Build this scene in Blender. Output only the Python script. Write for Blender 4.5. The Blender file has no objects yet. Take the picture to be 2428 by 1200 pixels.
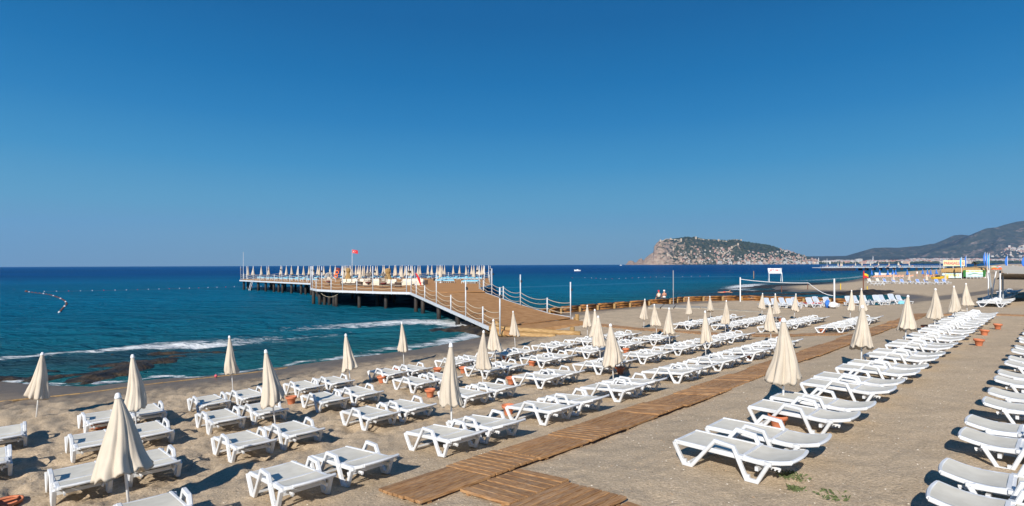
import bpy, math, random
import numpy as np
from mathutils import Vector, Matrix, Euler
R = math.radians
random.seed(7); rng = np.random.default_rng(7)
scene = bpy.context.scene
COL = scene.collection

# ------------------------------------------------------------------ camera
CZ = 5.05
cam_d = bpy.data.cameras.new('camera'); cam = bpy.data.objects.new('camera', cam_d); COL.objects.link(cam)
cam_d.sensor_fit = 'HORIZONTAL'; cam_d.sensor_width = 36
cam_d.lens = 36 * 1300 / 2428
cam_d.shift_y = 28 / 2428
cam_d.clip_start = 0.1; cam_d.clip_end = 40000
cam.location = (0, 0, CZ)
cam.rotation_euler = (Matrix.Rotation(R(90), 3, 'X') @ Matrix.Rotation(-0.0037, 3, 'Z')).to_euler()
scene.camera = cam
# ------------------------------------------------------------------ sky and sun
SUN_AZ = R(22 + 180)        # where the sun stands, clockwise from +Y
SUN_EL = R(32)
world = bpy.data.worlds.new('World'); scene.world = world; world.use_nodes = True
wn = world.node_tree; wn.nodes.clear()
sky = wn.nodes.new('ShaderNodeTexSky'); sky.sky_type = 'NISHITA'; sky.sun_disc = False
sky.sun_elevation = SUN_EL; sky.sun_rotation = SUN_AZ
sky.altitude = 0; sky.air_density = 1.0; sky.dust_density = 0.3; sky.ozone_density = 3.0
geo = wn.nodes.new('ShaderNodeTexCoord'); sep = wn.nodes.new('ShaderNodeSeparateXYZ'); wn.links.new(geo.outputs['Generated'], sep.inputs[0])
rp = wn.nodes.new('ShaderNodeValToRGB'); wn.links.new(sep.outputs['Z'], rp.inputs[0]); els = rp.color_ramp.elements
SKYC = [(0.0, (.25, .40, .50)), (.05, (.215, .43, .56)), (.098, (.135, .41, .60)), (.172, (.050, .305, .575)), (.245, (.014, .215, .50)), (.312, (.002, .165, .430)), (.40, (.0, .120, .345)), (.6, (.002, .085, .28)), (1, (.002, .06, .21))]
while len(els) < len(SKYC): els.new(.5)
for i_, (p_, c_) in enumerate(SKYC): els[i_].position = p_; els[i_].color = (*c_, 1)
sc_ = wn.nodes.new('ShaderNodeVectorMath'); sc_.operation = 'SCALE'; sc_.inputs['Scale'].default_value = 0.085; wn.links.new(sky.outputs[0], sc_.inputs[0])
mxs = wn.nodes.new('ShaderNodeMix'); mxs.data_type = 'RGBA'; mxs.inputs[0].default_value = .96
wn.links.new(sc_.outputs[0], mxs.inputs[6]); wn.links.new(rp.outputs[0], mxs.inputs[7])
bg = wn.nodes.new('ShaderNodeBackground'); bg.inputs[1].default_value = 0.78
wo = wn.nodes.new('ShaderNodeOutputWorld')
wn.links.new(mxs.outputs[2], bg.inputs[0]); wn.links.new(bg.outputs[0], wo.inputs[0])
sl = bpy.data.lights.new('sun', 'SUN'); sun = bpy.data.objects.new('sun', sl); COL.objects.link(sun)
sl.energy = 5.0; sl.angle = R(0.53); sl.color = (1.0, 0.945, 0.87)
sd_ = Vector((math.sin(SUN_AZ) * math.cos(SUN_EL), math.cos(SUN_AZ) * math.cos(SUN_EL), math.sin(SUN_EL)))
sun.rotation_euler = sd_.to_track_quat('Z', 'Y').to_euler()
scene.view_settings.view_transform = 'Standard'; scene.view_settings.look = 'None'
scene.view_settings.exposure = 0.36; scene.view_settings.gamma = 1.0
scene.view_settings.use_curve_mapping = False
scene.cycles.max_bounces = 6; scene.cycles.volume_bounces = 0

# ------------------------------------------------------------------ helpers: objects
def link(o, parent=None):
    COL.objects.link(o)
    if parent is not None: o.parent = parent
    return o
def tag(o, label=None, cat=None, group=None, kind=None):
    if label: o['label'] = label
    if cat: o['category'] = cat
    if group: o['group'] = group
    if kind: o['kind'] = kind
    return o
def thing(name, label, cat, loc=(0, 0, 0), rotz=0, group=None):
    o = bpy.data.objects.new(name, None); o.empty_display_size = 0.2
    link(o); o.location = loc; o.rotation_euler = (0, 0, rotz)
    return tag(o, label, cat, group)
def obj(name, mesh, parent=None, loc=None, rot=None, kind=None):
    o = bpy.data.objects.new(name, mesh); link(o, parent)
    if loc is not None: o.location = loc
    if rot is not None: o.rotation_euler = rot
    if kind: o['kind'] = kind
    return o
KIDS = {}
def copy_tree(o, parent=None):
    c = o.copy(); COL.objects.link(c)
    if parent is not None: c.parent = parent
    for ch in list(o.children): copy_tree(ch, c)
    return c

class MB:
    def __init__(s): s.v = []; s.f = []; s.mi = []; s.m = 0
    def add(s, vs, fs):
        b = len(s.v); s.v += [tuple(p) for p in vs]; s.f += [tuple(b + i for i in q) for q in fs]; s.mi += [s.m] * len(fs)
        return s
    def box(s, c, size, rot=None, ch=0.0):
        x, y, z = [q / 2 for q in size]
        vs = [Vector((a * x, b * y, d * z)) for d in (-1, 1) for b in (-1, 1) for a in (-1, 1)]
        if rot is not None:
            m = rot if isinstance(rot, Matrix) else Euler(rot).to_matrix()
            vs = [m @ p for p in vs]
        vs = [p + Vector(c) for p in vs]
        return s.add(vs, [(0, 2, 3, 1), (4, 5, 7, 6), (0, 1, 5, 4), (2, 6, 7, 3), (0, 4, 6, 2), (1, 3, 7, 5)])
    def hexa(s, pts):   # 4 bottom ccw, 4 top ccw
        return s.add(pts, [(3, 2, 1, 0), (4, 5, 6, 7), (0, 1, 5, 4), (1, 2, 6, 5), (2, 3, 7, 6), (3, 0, 4, 7)])
    def tube(s, pts, r, n=8, cap=True):
        pts = [Vector(p) for p in pts]; rs = r if isinstance(r, (list, tuple)) else [r] * len(pts)
        vs = []; up = None
        for i, p in enumerate(pts):
            t = (pts[min(i + 1, len(pts) - 1)] - pts[max(i - 1, 0)]).normalized()
            if up is None: up = Vector((0, 0, 1)) if abs(t.z) < 0.9 else Vector((1, 0, 0))
            a = t.cross(up).normalized(); b = a.cross(t).normalized(); up = b
            for k in range(n):
                w = 2 * math.pi * k / n; vs.append(p + (a * math.cos(w) + b * math.sin(w)) * rs[i])
        fs = []
        for i in range(len(pts) - 1):
            for k in range(n):
                k2 = (k + 1) % n; fs.append((i * n + k, i * n + k2, (i + 1) * n + k2, (i + 1) * n + k))
        if cap:
            fs.append(tuple(range(n))[::-1]); fs.append(tuple((len(pts) - 1) * n + k for k in range(n)))
        return s.add(vs, fs)
    def lathe(s, prof, n=16, cx=0, cy=0, close=True):
        vs = []; fs = []
        for (r, z) in prof:
            for k in range(n):
                w = 2 * math.pi * k / n; vs.append((cx + r * math.cos(w), cy + r * math.sin(w), z))
        m = len(prof)
        for i in range(m - 1):
            for k in range(n):
                k2 = (k + 1) % n; fs.append((i * n + k, i * n + k2, (i + 1) * n + k2, (i + 1) * n + k))
        if close:
            fs.append(tuple(range(n))[::-1]); fs.append(tuple((m - 1) * n + k for k in range(n)))
        return s.add(vs, fs)
    def ribbon(s, pts, w, th, y=0.0, closed=False):
        """path in XZ swept as a bar w wide (Y) and th thick, mitred, with chamfered edges"""
        P = [Vector((p[0], p[1])) for p in pts]; n = len(P); rings = []; c = min(w, th) * 0.2
        for i in range(n):
            d1 = (P[i] - P[i - 1]).normalized() if i > 0 else (P[1] - P[0]).normalized()
            d2 = (P[i + 1] - P[i]).normalized() if i < n - 1 else d1
            n1 = Vector((-d1.y, d1.x)); n2 = Vector((-d2.y, d2.x)); m = (n1 + n2).normalized(); k = 1 / max(0.45, m.dot(n1))
            h = th / 2; ring = []
            for (a, b) in ((-w / 2 + c, -h), (w / 2 - c, -h), (w / 2, -h + c), (w / 2, h - c), (w / 2 - c, h), (-w / 2 + c, h), (-w / 2, h - c), (-w / 2, -h + c)):
                q = P[i] + m * (b * k); ring.append((q.x, y + a, q.y))
            rings.append(ring)
        vs = [p for r in rings for p in r]; fs = []
        for i in range(n - 1):
            for k in range(8):
                k2 = (k + 1) % 8; fs.append((i * 8 + k, i * 8 + k2, (i + 1) * 8 + k2, (i + 1) * 8 + k))
        fs.append(tuple(range(8))[::-1]); fs.append(tuple((n - 1) * 8 + k for k in range(8)))
        return s.add(vs, fs)
    def mesh(s, name, *mats, smooth=False):
        me = bpy.data.meshes.new(name); me.from_pydata(s.v, [], s.f)
        for m in mats: me.materials.append(m)
        if len(mats) > 1: me.polygons.foreach_set('material_index', s.mi)
        if smooth: me.polygons.foreach_set('use_smooth', [True] * len(s.f))
        me.update(); return me

def grid_mesh(name, X, Y, Z, mat, mask=None, attrs=None, smooth=True):
    n, m = X.shape
    me = bpy.data.meshes.new(name)
    co = np.stack([X, Y, Z], -1).reshape(-1, 3).astype(np.float32)
    idx = np.arange(n * m).reshape(n, m)
    q = np.stack([idx[:-1, :-1], idx[:-1, 1:], idx[1:, 1:], idx[1:, :-1]], -1).reshape(-1, 4)
    if mask is not None:
        mk = mask.reshape(-1); keep = mk[q].any(1); q = q[keep]
        used = np.zeros(n * m, bool); used[q.ravel()] = True
        new = np.cumsum(used) - 1; q = new[q]; co = co[used]
    else: used = np.ones(n * m, bool)
    me.vertices.add(len(co)); me.vertices.foreach_set('co', co.ravel())
    me.loops.add(q.size); me.loops.foreach_set('vertex_index', q.ravel().astype(np.int32))
    me.polygons.add(len(q)); me.polygons.foreach_set('loop_start', np.arange(0, q.size, 4, dtype=np.int32))
    try: me.polygons.foreach_set('loop_total', np.full(len(q), 4, dtype=np.int32))
    except Exception: pass
    me.update(calc_edges=True); me.validate()
    if smooth: me.polygons.foreach_set('use_smooth', np.ones(len(me.polygons), bool))
    for k, a in (attrs or {}).items():
        if a.ndim == 3:
            at = me.color_attributes.new(k, 'FLOAT_COLOR', 'POINT')
            c4 = np.concatenate([a.reshape(-1, 3)[used], np.ones((used.sum(), 1))], 1)
            at.data.foreach_set('color', c4.astype(np.float32).ravel())
        else:
            at = me.attributes.new(k, 'FLOAT', 'POINT'); at.data.foreach_set('value', a.reshape(-1)[used].astype(np.float32))
    me.materials.append(mat); me.update()
    return me

# ------------------------------------------------------------------ numpy noise
def _h(ix, iy, s):
    n = (ix.astype(np.int64) * 374761393 + iy.astype(np.int64) * 668265263 + s * 1442695041) & 0x7fffffff
    n = ((n ^ (n >> 13)) * 1274126177) & 0x7fffffff
    return ((n ^ (n >> 16)) & 0xffff) / 65535.0
def vn(x, y, s=0):
    ix = np.floor(x); iy = np.floor(y); fx = x - ix; fy = y - iy
    fx = fx * fx * (3 - 2 * fx); fy = fy * fy * (3 - 2 * fy)
    a = _h(ix, iy, s); b = _h(ix + 1, iy, s); c = _h(ix, iy + 1, s); d = _h(ix + 1, iy + 1, s)
    return (a * (1 - fx) + b * fx) * (1 - fy) + (c * (1 - fx) + d * fx) * fy
def fbm(x, y, s=0, o=4):
    t = 0; a = 0.5; w = 0
    for i in range(o):
        t = t + a * vn(x * 2 ** i + 17.3 * i, y * 2 ** i - 9.1 * i, s + i); w += a; a *= 0.5
    return t / w
def sstep(a, b, x):
    t = np.clip((x - a) / (b - a), 0, 1); return t * t * (3 - 2 * t)

# ------------------------------------------------------------------ materials
def mat(name, col, rough=0.6, **k):
    m = bpy.data.materials.new(name); m.use_nodes = True; b = m.node_tree.nodes['Principled BSDF']
    b.inputs['Base Color'].default_value = (*col, 1); b.inputs['Roughness'].default_value = rough
    for a, v in k.items(): b.inputs[a.replace('_', ' ')].default_value = v
    return m
def nodes(m): return m.node_tree.nodes, m.node_tree.links, m.node_tree.nodes['Principled BSDF']
def noisy(name, c1, c2, scale=8, rough=0.7, bump=0.0, bscale=None, stretch=(1, 1, 1), coord='Object', detail=4, c3=None, bd=0.02, per_obj=0.0, lo=0.35, hi=0.65, **k):
    m = mat(name, c1, rough, **k); N, L, b = nodes(m)
    tc = N.new('ShaderNodeTexCoord'); mp = N.new('ShaderNodeMapping'); mp.inputs['Scale'].default_value = stretch
    if coord == 'World':
        g = N.new('ShaderNodeNewGeometry'); L.new(g.outputs['Position'], mp.inputs[0])
    else: L.new(tc.outputs[coord], mp.inputs[0])
    n = N.new('ShaderNodeTexNoise'); n.inputs['Scale'].default_value = scale; n.inputs['Detail'].default_value = detail
    if per_obj:
        oi = N.new('ShaderNodeObjectInfo'); va = N.new('ShaderNodeVectorMath'); va.operation = 'SCALE'
        cmb = N.new('ShaderNodeCombineXYZ'); L.new(oi.outputs['Random'], cmb.inputs[0]); L.new(oi.outputs['Random'], cmb.inputs[2])
        L.new(cmb.outputs[0], va.inputs[0]); va.inputs['Scale'].default_value = 57.0
        L.new(va.outputs[0], mp.inputs['Location'])
    L.new(mp.outputs[0], n.inputs['Vector'])
    r = N.new('ShaderNodeValToRGB'); e = r.color_ramp.elements
    e[0].position = lo; e[0].color = (*c1, 1); e[1].position = hi; e[1].color = (*c2, 1)
    if c3: x = e.new((lo + hi) / 2); x.color = (*c3, 1)
    L.new(n.outputs['Fac'], r.inputs[0]); out = r.outputs[0]
    if per_obj:
        hs = N.new('ShaderNodeHueSaturation'); mr = N.new('ShaderNodeMapRange')
        L.new(oi.outputs['Random'], mr.inputs[0]); mr.inputs[3].default_value = 1 - per_obj; mr.inputs[4].default_value = 1 + per_obj
        L.new(mr.outputs[0], hs.inputs['Value']); L.new(out, hs.inputs['Color']); out = hs.outputs[0]
    L.new(out, b.inputs['Base Color'])
    if bump:
        n2 = N.new('ShaderNodeTexNoise'); n2.inputs['Scale'].default_value = bscale or scale * 2; n2.inputs['Detail'].default_value = 3
        L.new(mp.outputs[0], n2.inputs['Vector']); bp = N.new('ShaderNodeBump'); bp.inputs['Strength'].default_value = bump; bp.inputs['Distance'].default_value = bd
        L.new(n2.outputs['Fac'], bp.inputs['Height']); L.new(bp.outputs[0], b.inputs['Normal'])
    return m
M = {}
M['white'] = noisy('white_plastic', (.72, .73, .74), (.60, .605, .60), 3, .42, per_obj=.05)
M['sling'] = noisy('beige_sling_mesh', (.69, .65, .55), (.61, .57, .475), 5, .62, bump=.25, bscale=260, bd=.002, per_obj=.05)
M['sling_blue'] = mat('pale_blue_mesh', (.45, .51, .60), .6)
M['cloth_blue'] = noisy('blue_cushion_fabric', (.13, .24, .62), (.20, .31, .68), 4, .8)
M['navy'] = mat('navy_fabric', (.02, .07, .32), .7)
M['canopy'] = noisy('cream_canvas', (.59, .51, .405), (.52, .445, .35), 2.5, .85, bump=.12, bscale=24, bd=.01, per_obj=.06)
M['canopy_w'] = mat('white_canvas', (.78, .78, .76), .8)
M['pole'] = mat('white_painted_pole', (.80, .80, .79), .35)
M['wood'] = noisy('boardwalk_wood', (.20, .092, .033), (.44, .245, .105), 5, .75, bump=.5, bscale=18, stretch=(1.2, 14, 14), per_obj=.16, bd=.004, c3=(.33, .175, .072))
def sanded(m, amt=.5):
    N, L, b = nodes(m); src = b.inputs['Base Color'].links[0].from_socket; g = N.new('ShaderNodeNewGeometry')
    n = N.new('ShaderNodeTexNoise'); n.inputs['Scale'].default_value = 2.6; n.inputs['Detail'].default_value = 8; n.inputs['Roughness'].default_value = .8; L.new(g.outputs['Position'], n.inputs['Vector'])
    mr = N.new('ShaderNodeMapRange'); mr.inputs[1].default_value = .50; mr.inputs[2].default_value = .72; mr.inputs[4].default_value = amt; L.new(n.outputs['Fac'], mr.inputs[0])
    mx = N.new('ShaderNodeMix'); mx.data_type = 'RGBA'; L.new(mr.outputs[0], mx.inputs[0]); L.new(src, mx.inputs[6]); mx.inputs[7].default_value = (.44, .35, .25, 1); L.new(mx.outputs[2], b.inputs['Base Color'])
sanded(M['wood'], .4)
M['deck'] = noisy('pier_deck_wood', (.33, .17, .07), (.43, .235, .105), 1.2, .7, stretch=(.5, 6, 1), coord='World', Specular_IOR_Level=.08)
M['deck2'] = noisy('gangway_deck_wood', (.32, .165, .068), (.44, .245, .11), 1.6, .7, stretch=(1, 2, 1), coord='World', Specular_IOR_Level=.08)
M['log'] = noisy('golden_log_wood', (.30, .17, .06), (.46, .30, .13), 3, .7, bump=.3, bscale=12, stretch=(1, 5, 5), c3=(.38, .23, .085))
M['log_wet'] = noisy('wet_rusty_log_wood', (.07, .032, .012), (.42, .19, .045), 1.6, .5, bump=.4, bscale=9, stretch=(1, 1, 4), c3=(.24, .10, .026), coord='World')
M['pot'] = noisy('terracotta', (.50, .15, .065), (.60, .21, .10), 9, .8, per_obj=.06)
M['soil'] = mat('dry_soil', (.12, .075, .045), .95)
M['galv'] = noisy('galvanised_rail_paint', (.62, .64, .66), (.54, .56, .58), 4, .45)
M['pile'] = noisy('tarred_pile_steel', (.012, .012, .013), (.045, .032, .022), 1.4, .7, bump=.4, bscale=4, coord='World')
M['rope'] = mat('natural_rope', (.58, .49, .36), .9)
M['black'] = mat('black_fitting', (.02, .02, .022), .5)
M['wicker'] = noisy('brown_wicker', (.045, .025, .016), (.09, .05, .03), 30, .7)
M['wicker_g'] = noisy('grey_wicker', (.20, .17, .14), (.10, .08, .065), 30, .7)
M['cushion'] = mat('cream_cushion', (.70, .62, .50), .85)
M['cush_red'] = mat('dark_red_cushion', (.16, .03, .03), .85)
M['aqua'] = mat('turquoise_mattress', (.22, .56, .72), .8)
M['red'] = mat('red_cloth', (.60, .02, .025), .7)
M['yellow'] = mat('yellow_paint', (.80, .52, .03), .5)
M['yellow_pale'] = mat('pale_yellow_board', (.80, .72, .42), .6)
M['orange'] = mat('orange_plastic', (.80, .16, .03), .5)
M['straw'] = noisy('straw_thatch', (.26, .15, .055), (.52, .34, .14), 6, .95, bump=.8, bscale=20, stretch=(4, 4, 1), bd=.05)
M['green'] = mat('green_tarpaulin', (.03, .17, .035), .7)
M['sign_white'] = mat('white_signboard', (.80, .80, .80), .5)
M['sign_blue'] = noisy('pale_blue_banner', (.45, .68, .74), (.70, .80, .78), 1.2, .6)
M['sign_red'] = mat('red_lettering', (.66, .03, .03), .6)
M['sign_pink'] = mat('dark_pink_lettering', (.62, .10, .13), .6)
M['sign_yellow'] = mat('yellow_lettering', (.70, .66, .06), .6)
M['flag_blue'] = mat('blue_flag_cloth', (.03, .16, .55), .7)
M['flag_cyan'] = mat('bright_blue_flag_cloth', (.06, .36, .75), .7)
M['skin'] = mat('skin', (.55, .27, .17), .6)
M['skin2'] = mat('tanned_skin', (.42, .19, .11), .6)
M['towel'] = mat('peach_towel', (.72, .36, .22), .9)
M['concrete'] = noisy('pale_concrete', (.36, .33, .28), (.27, .245, .20), 2, .9, bump=.3, bscale=8)
M['grass'] = mat('grass_blades', (.10, .13, .045), .8)
M['steel'] = mat('grey_steel_pole', (.30, .32, .33), .4)
M['rust'] = mat('rusty_iron', (.16, .06, .035), .8)
M['tarp'] = noisy('beige_sail_canvas', (.50, .46, .38), (.44, .40, .33), 1.2, .85)
M['tarp_dark'] = mat('shaded_underside_canvas', (.17, .135, .09), .9)  # beige canvas seen from below, its shade put into the colour
M['brown'] = mat('brown_wood', (.13, .07, .035), .7)

# ------------------------------------------------------------------ ground shape
EU = (.7115, .7027); EV = (-.7027, .7115)
def uv2xy(u, v): return (EU[0] * u + EV[0] * v, EU[1] * u + EV[1] * v)
def xy2uv(x, y): return (EU[0] * x + EU[1] * y, EV[0] * x + EV[1] * y)
PV = np.array([(-60, 2.3), (-20, 2.1), (0, 1.85), (4.5, 1.77), (10, 1.10), (11.3, .92), (15, .62), (19, .45), (22.5, .33), (26, .15), (27.5, 0), (32, -.5), (60, -2)])
def prof(v): return np.interp(v, PV[:, 0], PV[:, 1])
COAST = [uv2xy(-70, 33), uv2xy(-20, 35), (-22.8, 24.2), (-19.6, 23.2), (-17.7, 23.1), (-15.9, 24.6), uv2xy(7.1, 27.9), uv2xy(9.6, 27.5), uv2xy(12, 27.6),
         uv2xy(15.3, 27.5), uv2xy(19.3, 27.4), uv2xy(23.4, 28.3), uv2xy(25.3, 28.9), (-1.2, 41.5), (-.6, 46.5), (1.6, 52.8), (4.9, 57.4), (9.3, 61.6), (13.6, 65.2),
         (19.8, 70.4), (22.6, 74.3), (31.3, 76.2), (37.7, 72.4), (41.6, 67.8), (43.4, 64.6), (45.5, 65.2), (50.0, 71.5), (53.5, 76.0), (58.5, 80.5), (60.5, 86.0),
         (59, 92), (58, 97), (55, 99), (51, 98), (50, 103), (54, 114), (60, 124), (72, 131), (92, 152), (118, 186), (150, 226), (205, 300), (330, 430),
         (860, 1000), (2600, 2900), (3400, 3400), (3400, -400), (-400, -400), (-70, -40)]
CA = np.array(COAST)
def sdist(x, y):
    x = np.asarray(x, float); y = np.asarray(y, float)
    d = np.full(x.shape, 1e18); ins = np.zeros(x.shape, bool); n = len(CA)
    for i in range(n):
        ax, ay = CA[i]; bx, by = CA[(i + 1) % n]; ex, ey = bx - ax, by - ay
        t = np.clip(((x - ax) * ex + (y - ay) * ey) / (ex * ex + ey * ey), 0, 1)
        d = np.minimum(d, (x - ax - t * ex) ** 2 + (y - ay - t * ey) ** 2)
        c = ((ay > y) != (by > y)); ix = ax + (y - ay) / (ey if ey else 1e-9) * ex
        ins ^= c & (x < ix)
    return np.where(ins, np.sqrt(d), -np.sqrt(d))
def ground_np(x, y, sd=None):
    if sd is None: sd = sdist(x, y)
    c = np.interp(sd, [-40, -8, 0, 1.5, 6, 40, 400], [-3, -.8, 0, .10, .32, .42, .8])
    v = EV[0] * x + EV[1] * y
    return c + np.maximum(0, prof(v) - c) * sstep(0, 10, sd)
def gz(x, y): return float(ground_np(np.array([x]), np.array([y]))[0])
def gzuv(u, v): x, y = uv2xy(u, v); return gz(x, y)
def P3(u, v, dz=0.0): x, y = uv2xy(u, v); return (x, y, gz(x, y) + dz)
RZ = math.atan2(-EV[1], -EV[0])      # heading of a lounger: foot seaward, head landward
RU = math.atan2(EU[1], EU[0])

# ---- beach sand
th = np.linspace(R(-80), R(80), 760); rr = np.concatenate([[0.5, 1.2, 2], np.geomspace(2.8, 3600, 760)])
TH, RR = np.meshgrid(th, rr); X = RR * np.sin(TH); Y = RR * np.cos(TH)
SD = sdist(X, Y); Z = ground_np(X, Y, SD)
U = EU[0] * X + EU[1] * Y; V = EV[0] * X + EV[1] * Y
near = np.exp(-RR / 45); dry = sstep(1.5, 4, SD)
rough_side = .35 + .65 * sstep(9.5, 13, V)
def micro(X, Y, RR, SD, V):
    side = .35 + .65 * sstep(9.5, 13, V); near = np.exp(-RR / 45); dry = sstep(1.5, 4, SD)
    l_ = (fbm(X * 1.7, Y * 1.7, 3, 3) - .5) * .13 + (fbm(X * 4.6, Y * 4.6, 9, 3) - .5) * (.10 + .12 * side) - np.clip(vn(X * 3.1, Y * 3.1, 31) - .58, 0, 1) * .26 * side - np.clip(vn(X * 5.3 + 4, Y * 5.3, 37) - .66, 0, 1) * .22 * side
    return l_ * near * dry * side + (fbm(X * .25, Y * .25, 5, 2) - .5) * .10 * sstep(3, 12, SD)
Z = Z + micro(X, Y, RR, SD, V)
wet = 1 - sstep(.3, 1.0, Z / .16 * .5 + (fbm(X * .7, Y * .7, 12, 3) - .5) * .5)
wet = np.where((U < 31) & (V > 26.9 + (fbm(X * .8, Y * .8, 2, 2) - .5) * .8), np.maximum(wet, .75), wet)
# damp patches behind the tidal pool and along the timber wall
def gauss(cx, cy, sx, sy): return np.exp(-((X - cx) / sx) ** 2 - ((Y - cy) / sy) ** 2)
wet = np.maximum(wet, .8 * sstep(.35, .7, gauss(57, 72, 9, 9) + (fbm(X * .2, Y * .2, 8, 3) - .5) * .6))
wet = np.maximum(wet, .7 * sstep(.4, .7, gauss(22, 69, 6, 4) + (fbm(X * .3, Y * .3, 18, 3) - .5) * .6))
ms = bpy.data.materials.new('beach_sand'); ms.use_nodes = True; N, L, b = nodes(ms)
b.inputs['Roughness'].default_value = .95; b.inputs['Specular IOR Level'].default_value = .15
g = N.new('ShaderNodeNewGeometry')
def tn(sc, det=3, rough=.6):
    n = N.new('ShaderNodeTexNoise'); n.inputs['Scale'].default_value = sc; n.inputs['Detail'].default_value = det; n.inputs['Roughness'].default_value = rough
    L.new(g.outputs['Position'], n.inputs['Vector']); return n
def ramp(inp, stops):
    r = N.new('ShaderNodeValToRGB'); e = r.color_ramp.elements
    while len(e) < len(stops): e.new(.5)
    for i, (p, c) in enumerate(stops): e[i].position = p; e[i].color = (*c, 1)
    L.new(inp, r.inputs[0]); return r
grain = ramp(tn(26, 5, .85).outputs['Fac'], [(.26, (.21, .155, .10)), (.41, (.415, .325, .222)), (.56, (.55, .435, .305)), (.74, (.84, .71, .54))])
big = ramp(tn(1.1, 6, .7).outputs['Fac'], [(.3, (.84, .83, .81)), (.7, (1.10, 1.08, 1.05))])
mx = N.new('ShaderNodeMix'); mx.data_type = 'RGBA'; mx.blend_type = 'MULTIPLY'; mx.inputs[0].default_value = 1
L.new(grain.outputs[0], mx.inputs[6]); L.new(big.outputs[0], mx.inputs[7])
at = N.new('ShaderNodeAttribute'); at.attribute_name = 'wet'
mw = N.new('ShaderNodeMix'); mw.data_type = 'RGBA'; L.new(at.outputs['Fac'], mw.inputs[0]); L.new(mx.outputs[2], mw.inputs[6])
wc = ramp(tn(3, 4).outputs['Fac'], [(.3, (.135, .105, .075)), (.7, (.20, .155, .112))]); L.new(wc.outputs[0], mw.inputs[7])
# scattered white shell chips
vor = N.new('ShaderNodeTexVoronoi'); vor.inputs['Scale'].default_value = 5.5; L.new(g.outputs['Position'], vor.inputs['Vector'])
chip = ramp(vor.outputs['Distance'], [(.0, (1, 1, 1)), (.045, (1, 1, 1)), (.06, (0, 0, 0))])
sel = ramp(tn(2.2, 2).outputs['Fac'], [(.52, (0, 0, 0)), (.56, (1, 1, 1))])
ml = N.new('ShaderNodeMath'); ml.operation = 'MULTIPLY'; L.new(chip.outputs[0], ml.inputs[0]); L.new(sel.outputs[0], ml.inputs[1])
mc = N.new('ShaderNodeMix'); mc.data_type = 'RGBA'; L.new(ml.outputs[0], mc.inputs[0]); L.new(mw.outputs[2], mc.inputs[6]); mc.inputs[7].default_value = (.62, .56, .46, 1)
L.new(mc.outputs[2], b.inputs['Base Color'])
rr_ = N.new('ShaderNodeMapRange'); L.new(at.outputs['Fac'], rr_.inputs[0]); rr_.inputs[3].default_value = .95; rr_.inputs[4].default_value = .45
L.new(rr_.outputs[0], b.inputs['Roughness'])
bp = N.new('ShaderNodeBump'); bp.inputs['Strength'].default_value = .9; bp.inputs['Distance'].default_value = .035
L.new(tn(16, 5, .7).outputs['Fac'], bp.inputs['Height']); L.new(bp.outputs[0], b.inputs['Normal'])
sand = obj('beach_sand', grid_mesh('beach_sand', X, Y, Z, ms, mask=(SD > -14), attrs={'wet': wet}), kind='structure')

# ---- sea
def seg_band(X, Y, pts, w):      # pts: (x, y, strength), gaussian distance to a polyline
    out = np.zeros(X.shape)
    for (ax, ay, a_), (bx, by, b_) in zip(pts[:-1], pts[1:]):
        ex, ey = bx - ax, by - ay; t = np.clip(((X - ax) * ex + (Y - ay) * ey) / (ex * ex + ey * ey), 0, 1)
        d2 = (X - ax - t * ex) ** 2 + (Y - ay - t * ey) ** 2
        out = np.maximum(out, np.exp(-d2 / w ** 2) * (a_ + (b_ - a_) * t))
    return out
th = np.linspace(R(-80), R(80), 900); rr = np.geomspace(14, 14500, 640)
TH, RR = np.meshgrid(th, rr); X = RR * np.sin(TH); Y = RR * np.cos(TH); SD = sdist(X, Y)
U = EU[0] * X + EU[1] * Y; V = EV[0] * X + EV[1] * Y
off = -SD
amp = np.exp(-RR / 90)
wob = (fbm(X * .08, Y * .08, 4, 3) - .5) * 14
swell = np.sin((V + wob) * 1.15) * .11 * sstep(2, 12, off) + (fbm(U * .35, V * .9, 6, 4) - .5) * .34 * sstep(.5, 8, off)
swell += (fbm(U * 1.2, V * 2.6, 16, 3) - .5) * .17
# a low breaker running in along the left reef and towards the pier foot
BR = seg_band(X, Y, [(-60, 14, .0), (-29.5, 28.6, .7), (-25.5, 32.2, .9), (-22.0, 34.6, 1), (-19.2, 35.6, 1), (-16, 37.5, .25)], .8)
Zs = swell * amp + BR * .16
Zs = Zs * sstep(-1.5, 2.5, off)
def foamn(a): return a
foam = seg_band(X, Y, [(-60, 13, .7), (-29.5, 28.2, .75), (-25.8, 31.6, .8), (-22.4, 33.6, 1), (-19.4, 34.6, 1.05), (-17, 36.0, .62), (-13.5, 37.5, .35)], 1.0)
foam = np.maximum(foam, .62 * seg_band(X, Y, [(-23, 34.6, 1), (-18, 37, 1.1), (-13, 40, .8), (-10.5, 41.5, .5)], 2.2))
foam = np.maximum(foam, .95 * seg_band(X, Y, [(-17.5, 43.5, .5), (-13, 46.5, .85), (-9.5, 49, 1), (-6.5, 49.0, 1), (-4.2, 46.5, 1.1), (-3.0, 43.5, 1.1)], 2.6))
foam = np.maximum(foam, .95 * seg_band(X, Y, [(-9, 31.5, .5), (-5.0, 35.2, .9), (-3.3, 38, 1), (-2.4, 41, .9)], 1.3))
foam = np.maximum(foam, 1.0 * seg_band(X, Y, [(44, 108, .8), (51, 122, 1.1), (58, 133, 1), (64, 140, .5)], 3.6))
foam = np.maximum(foam, .8 * seg_band(X, Y, [(40, 99, .5), (46, 104, 1)], 1.8))
foam = np.maximum(foam, .75 * seg_band(X, Y, [(70, 150, .4), (95, 170, .9), (125, 200, .9), (160, 245, .6)], 3.0))
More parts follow.
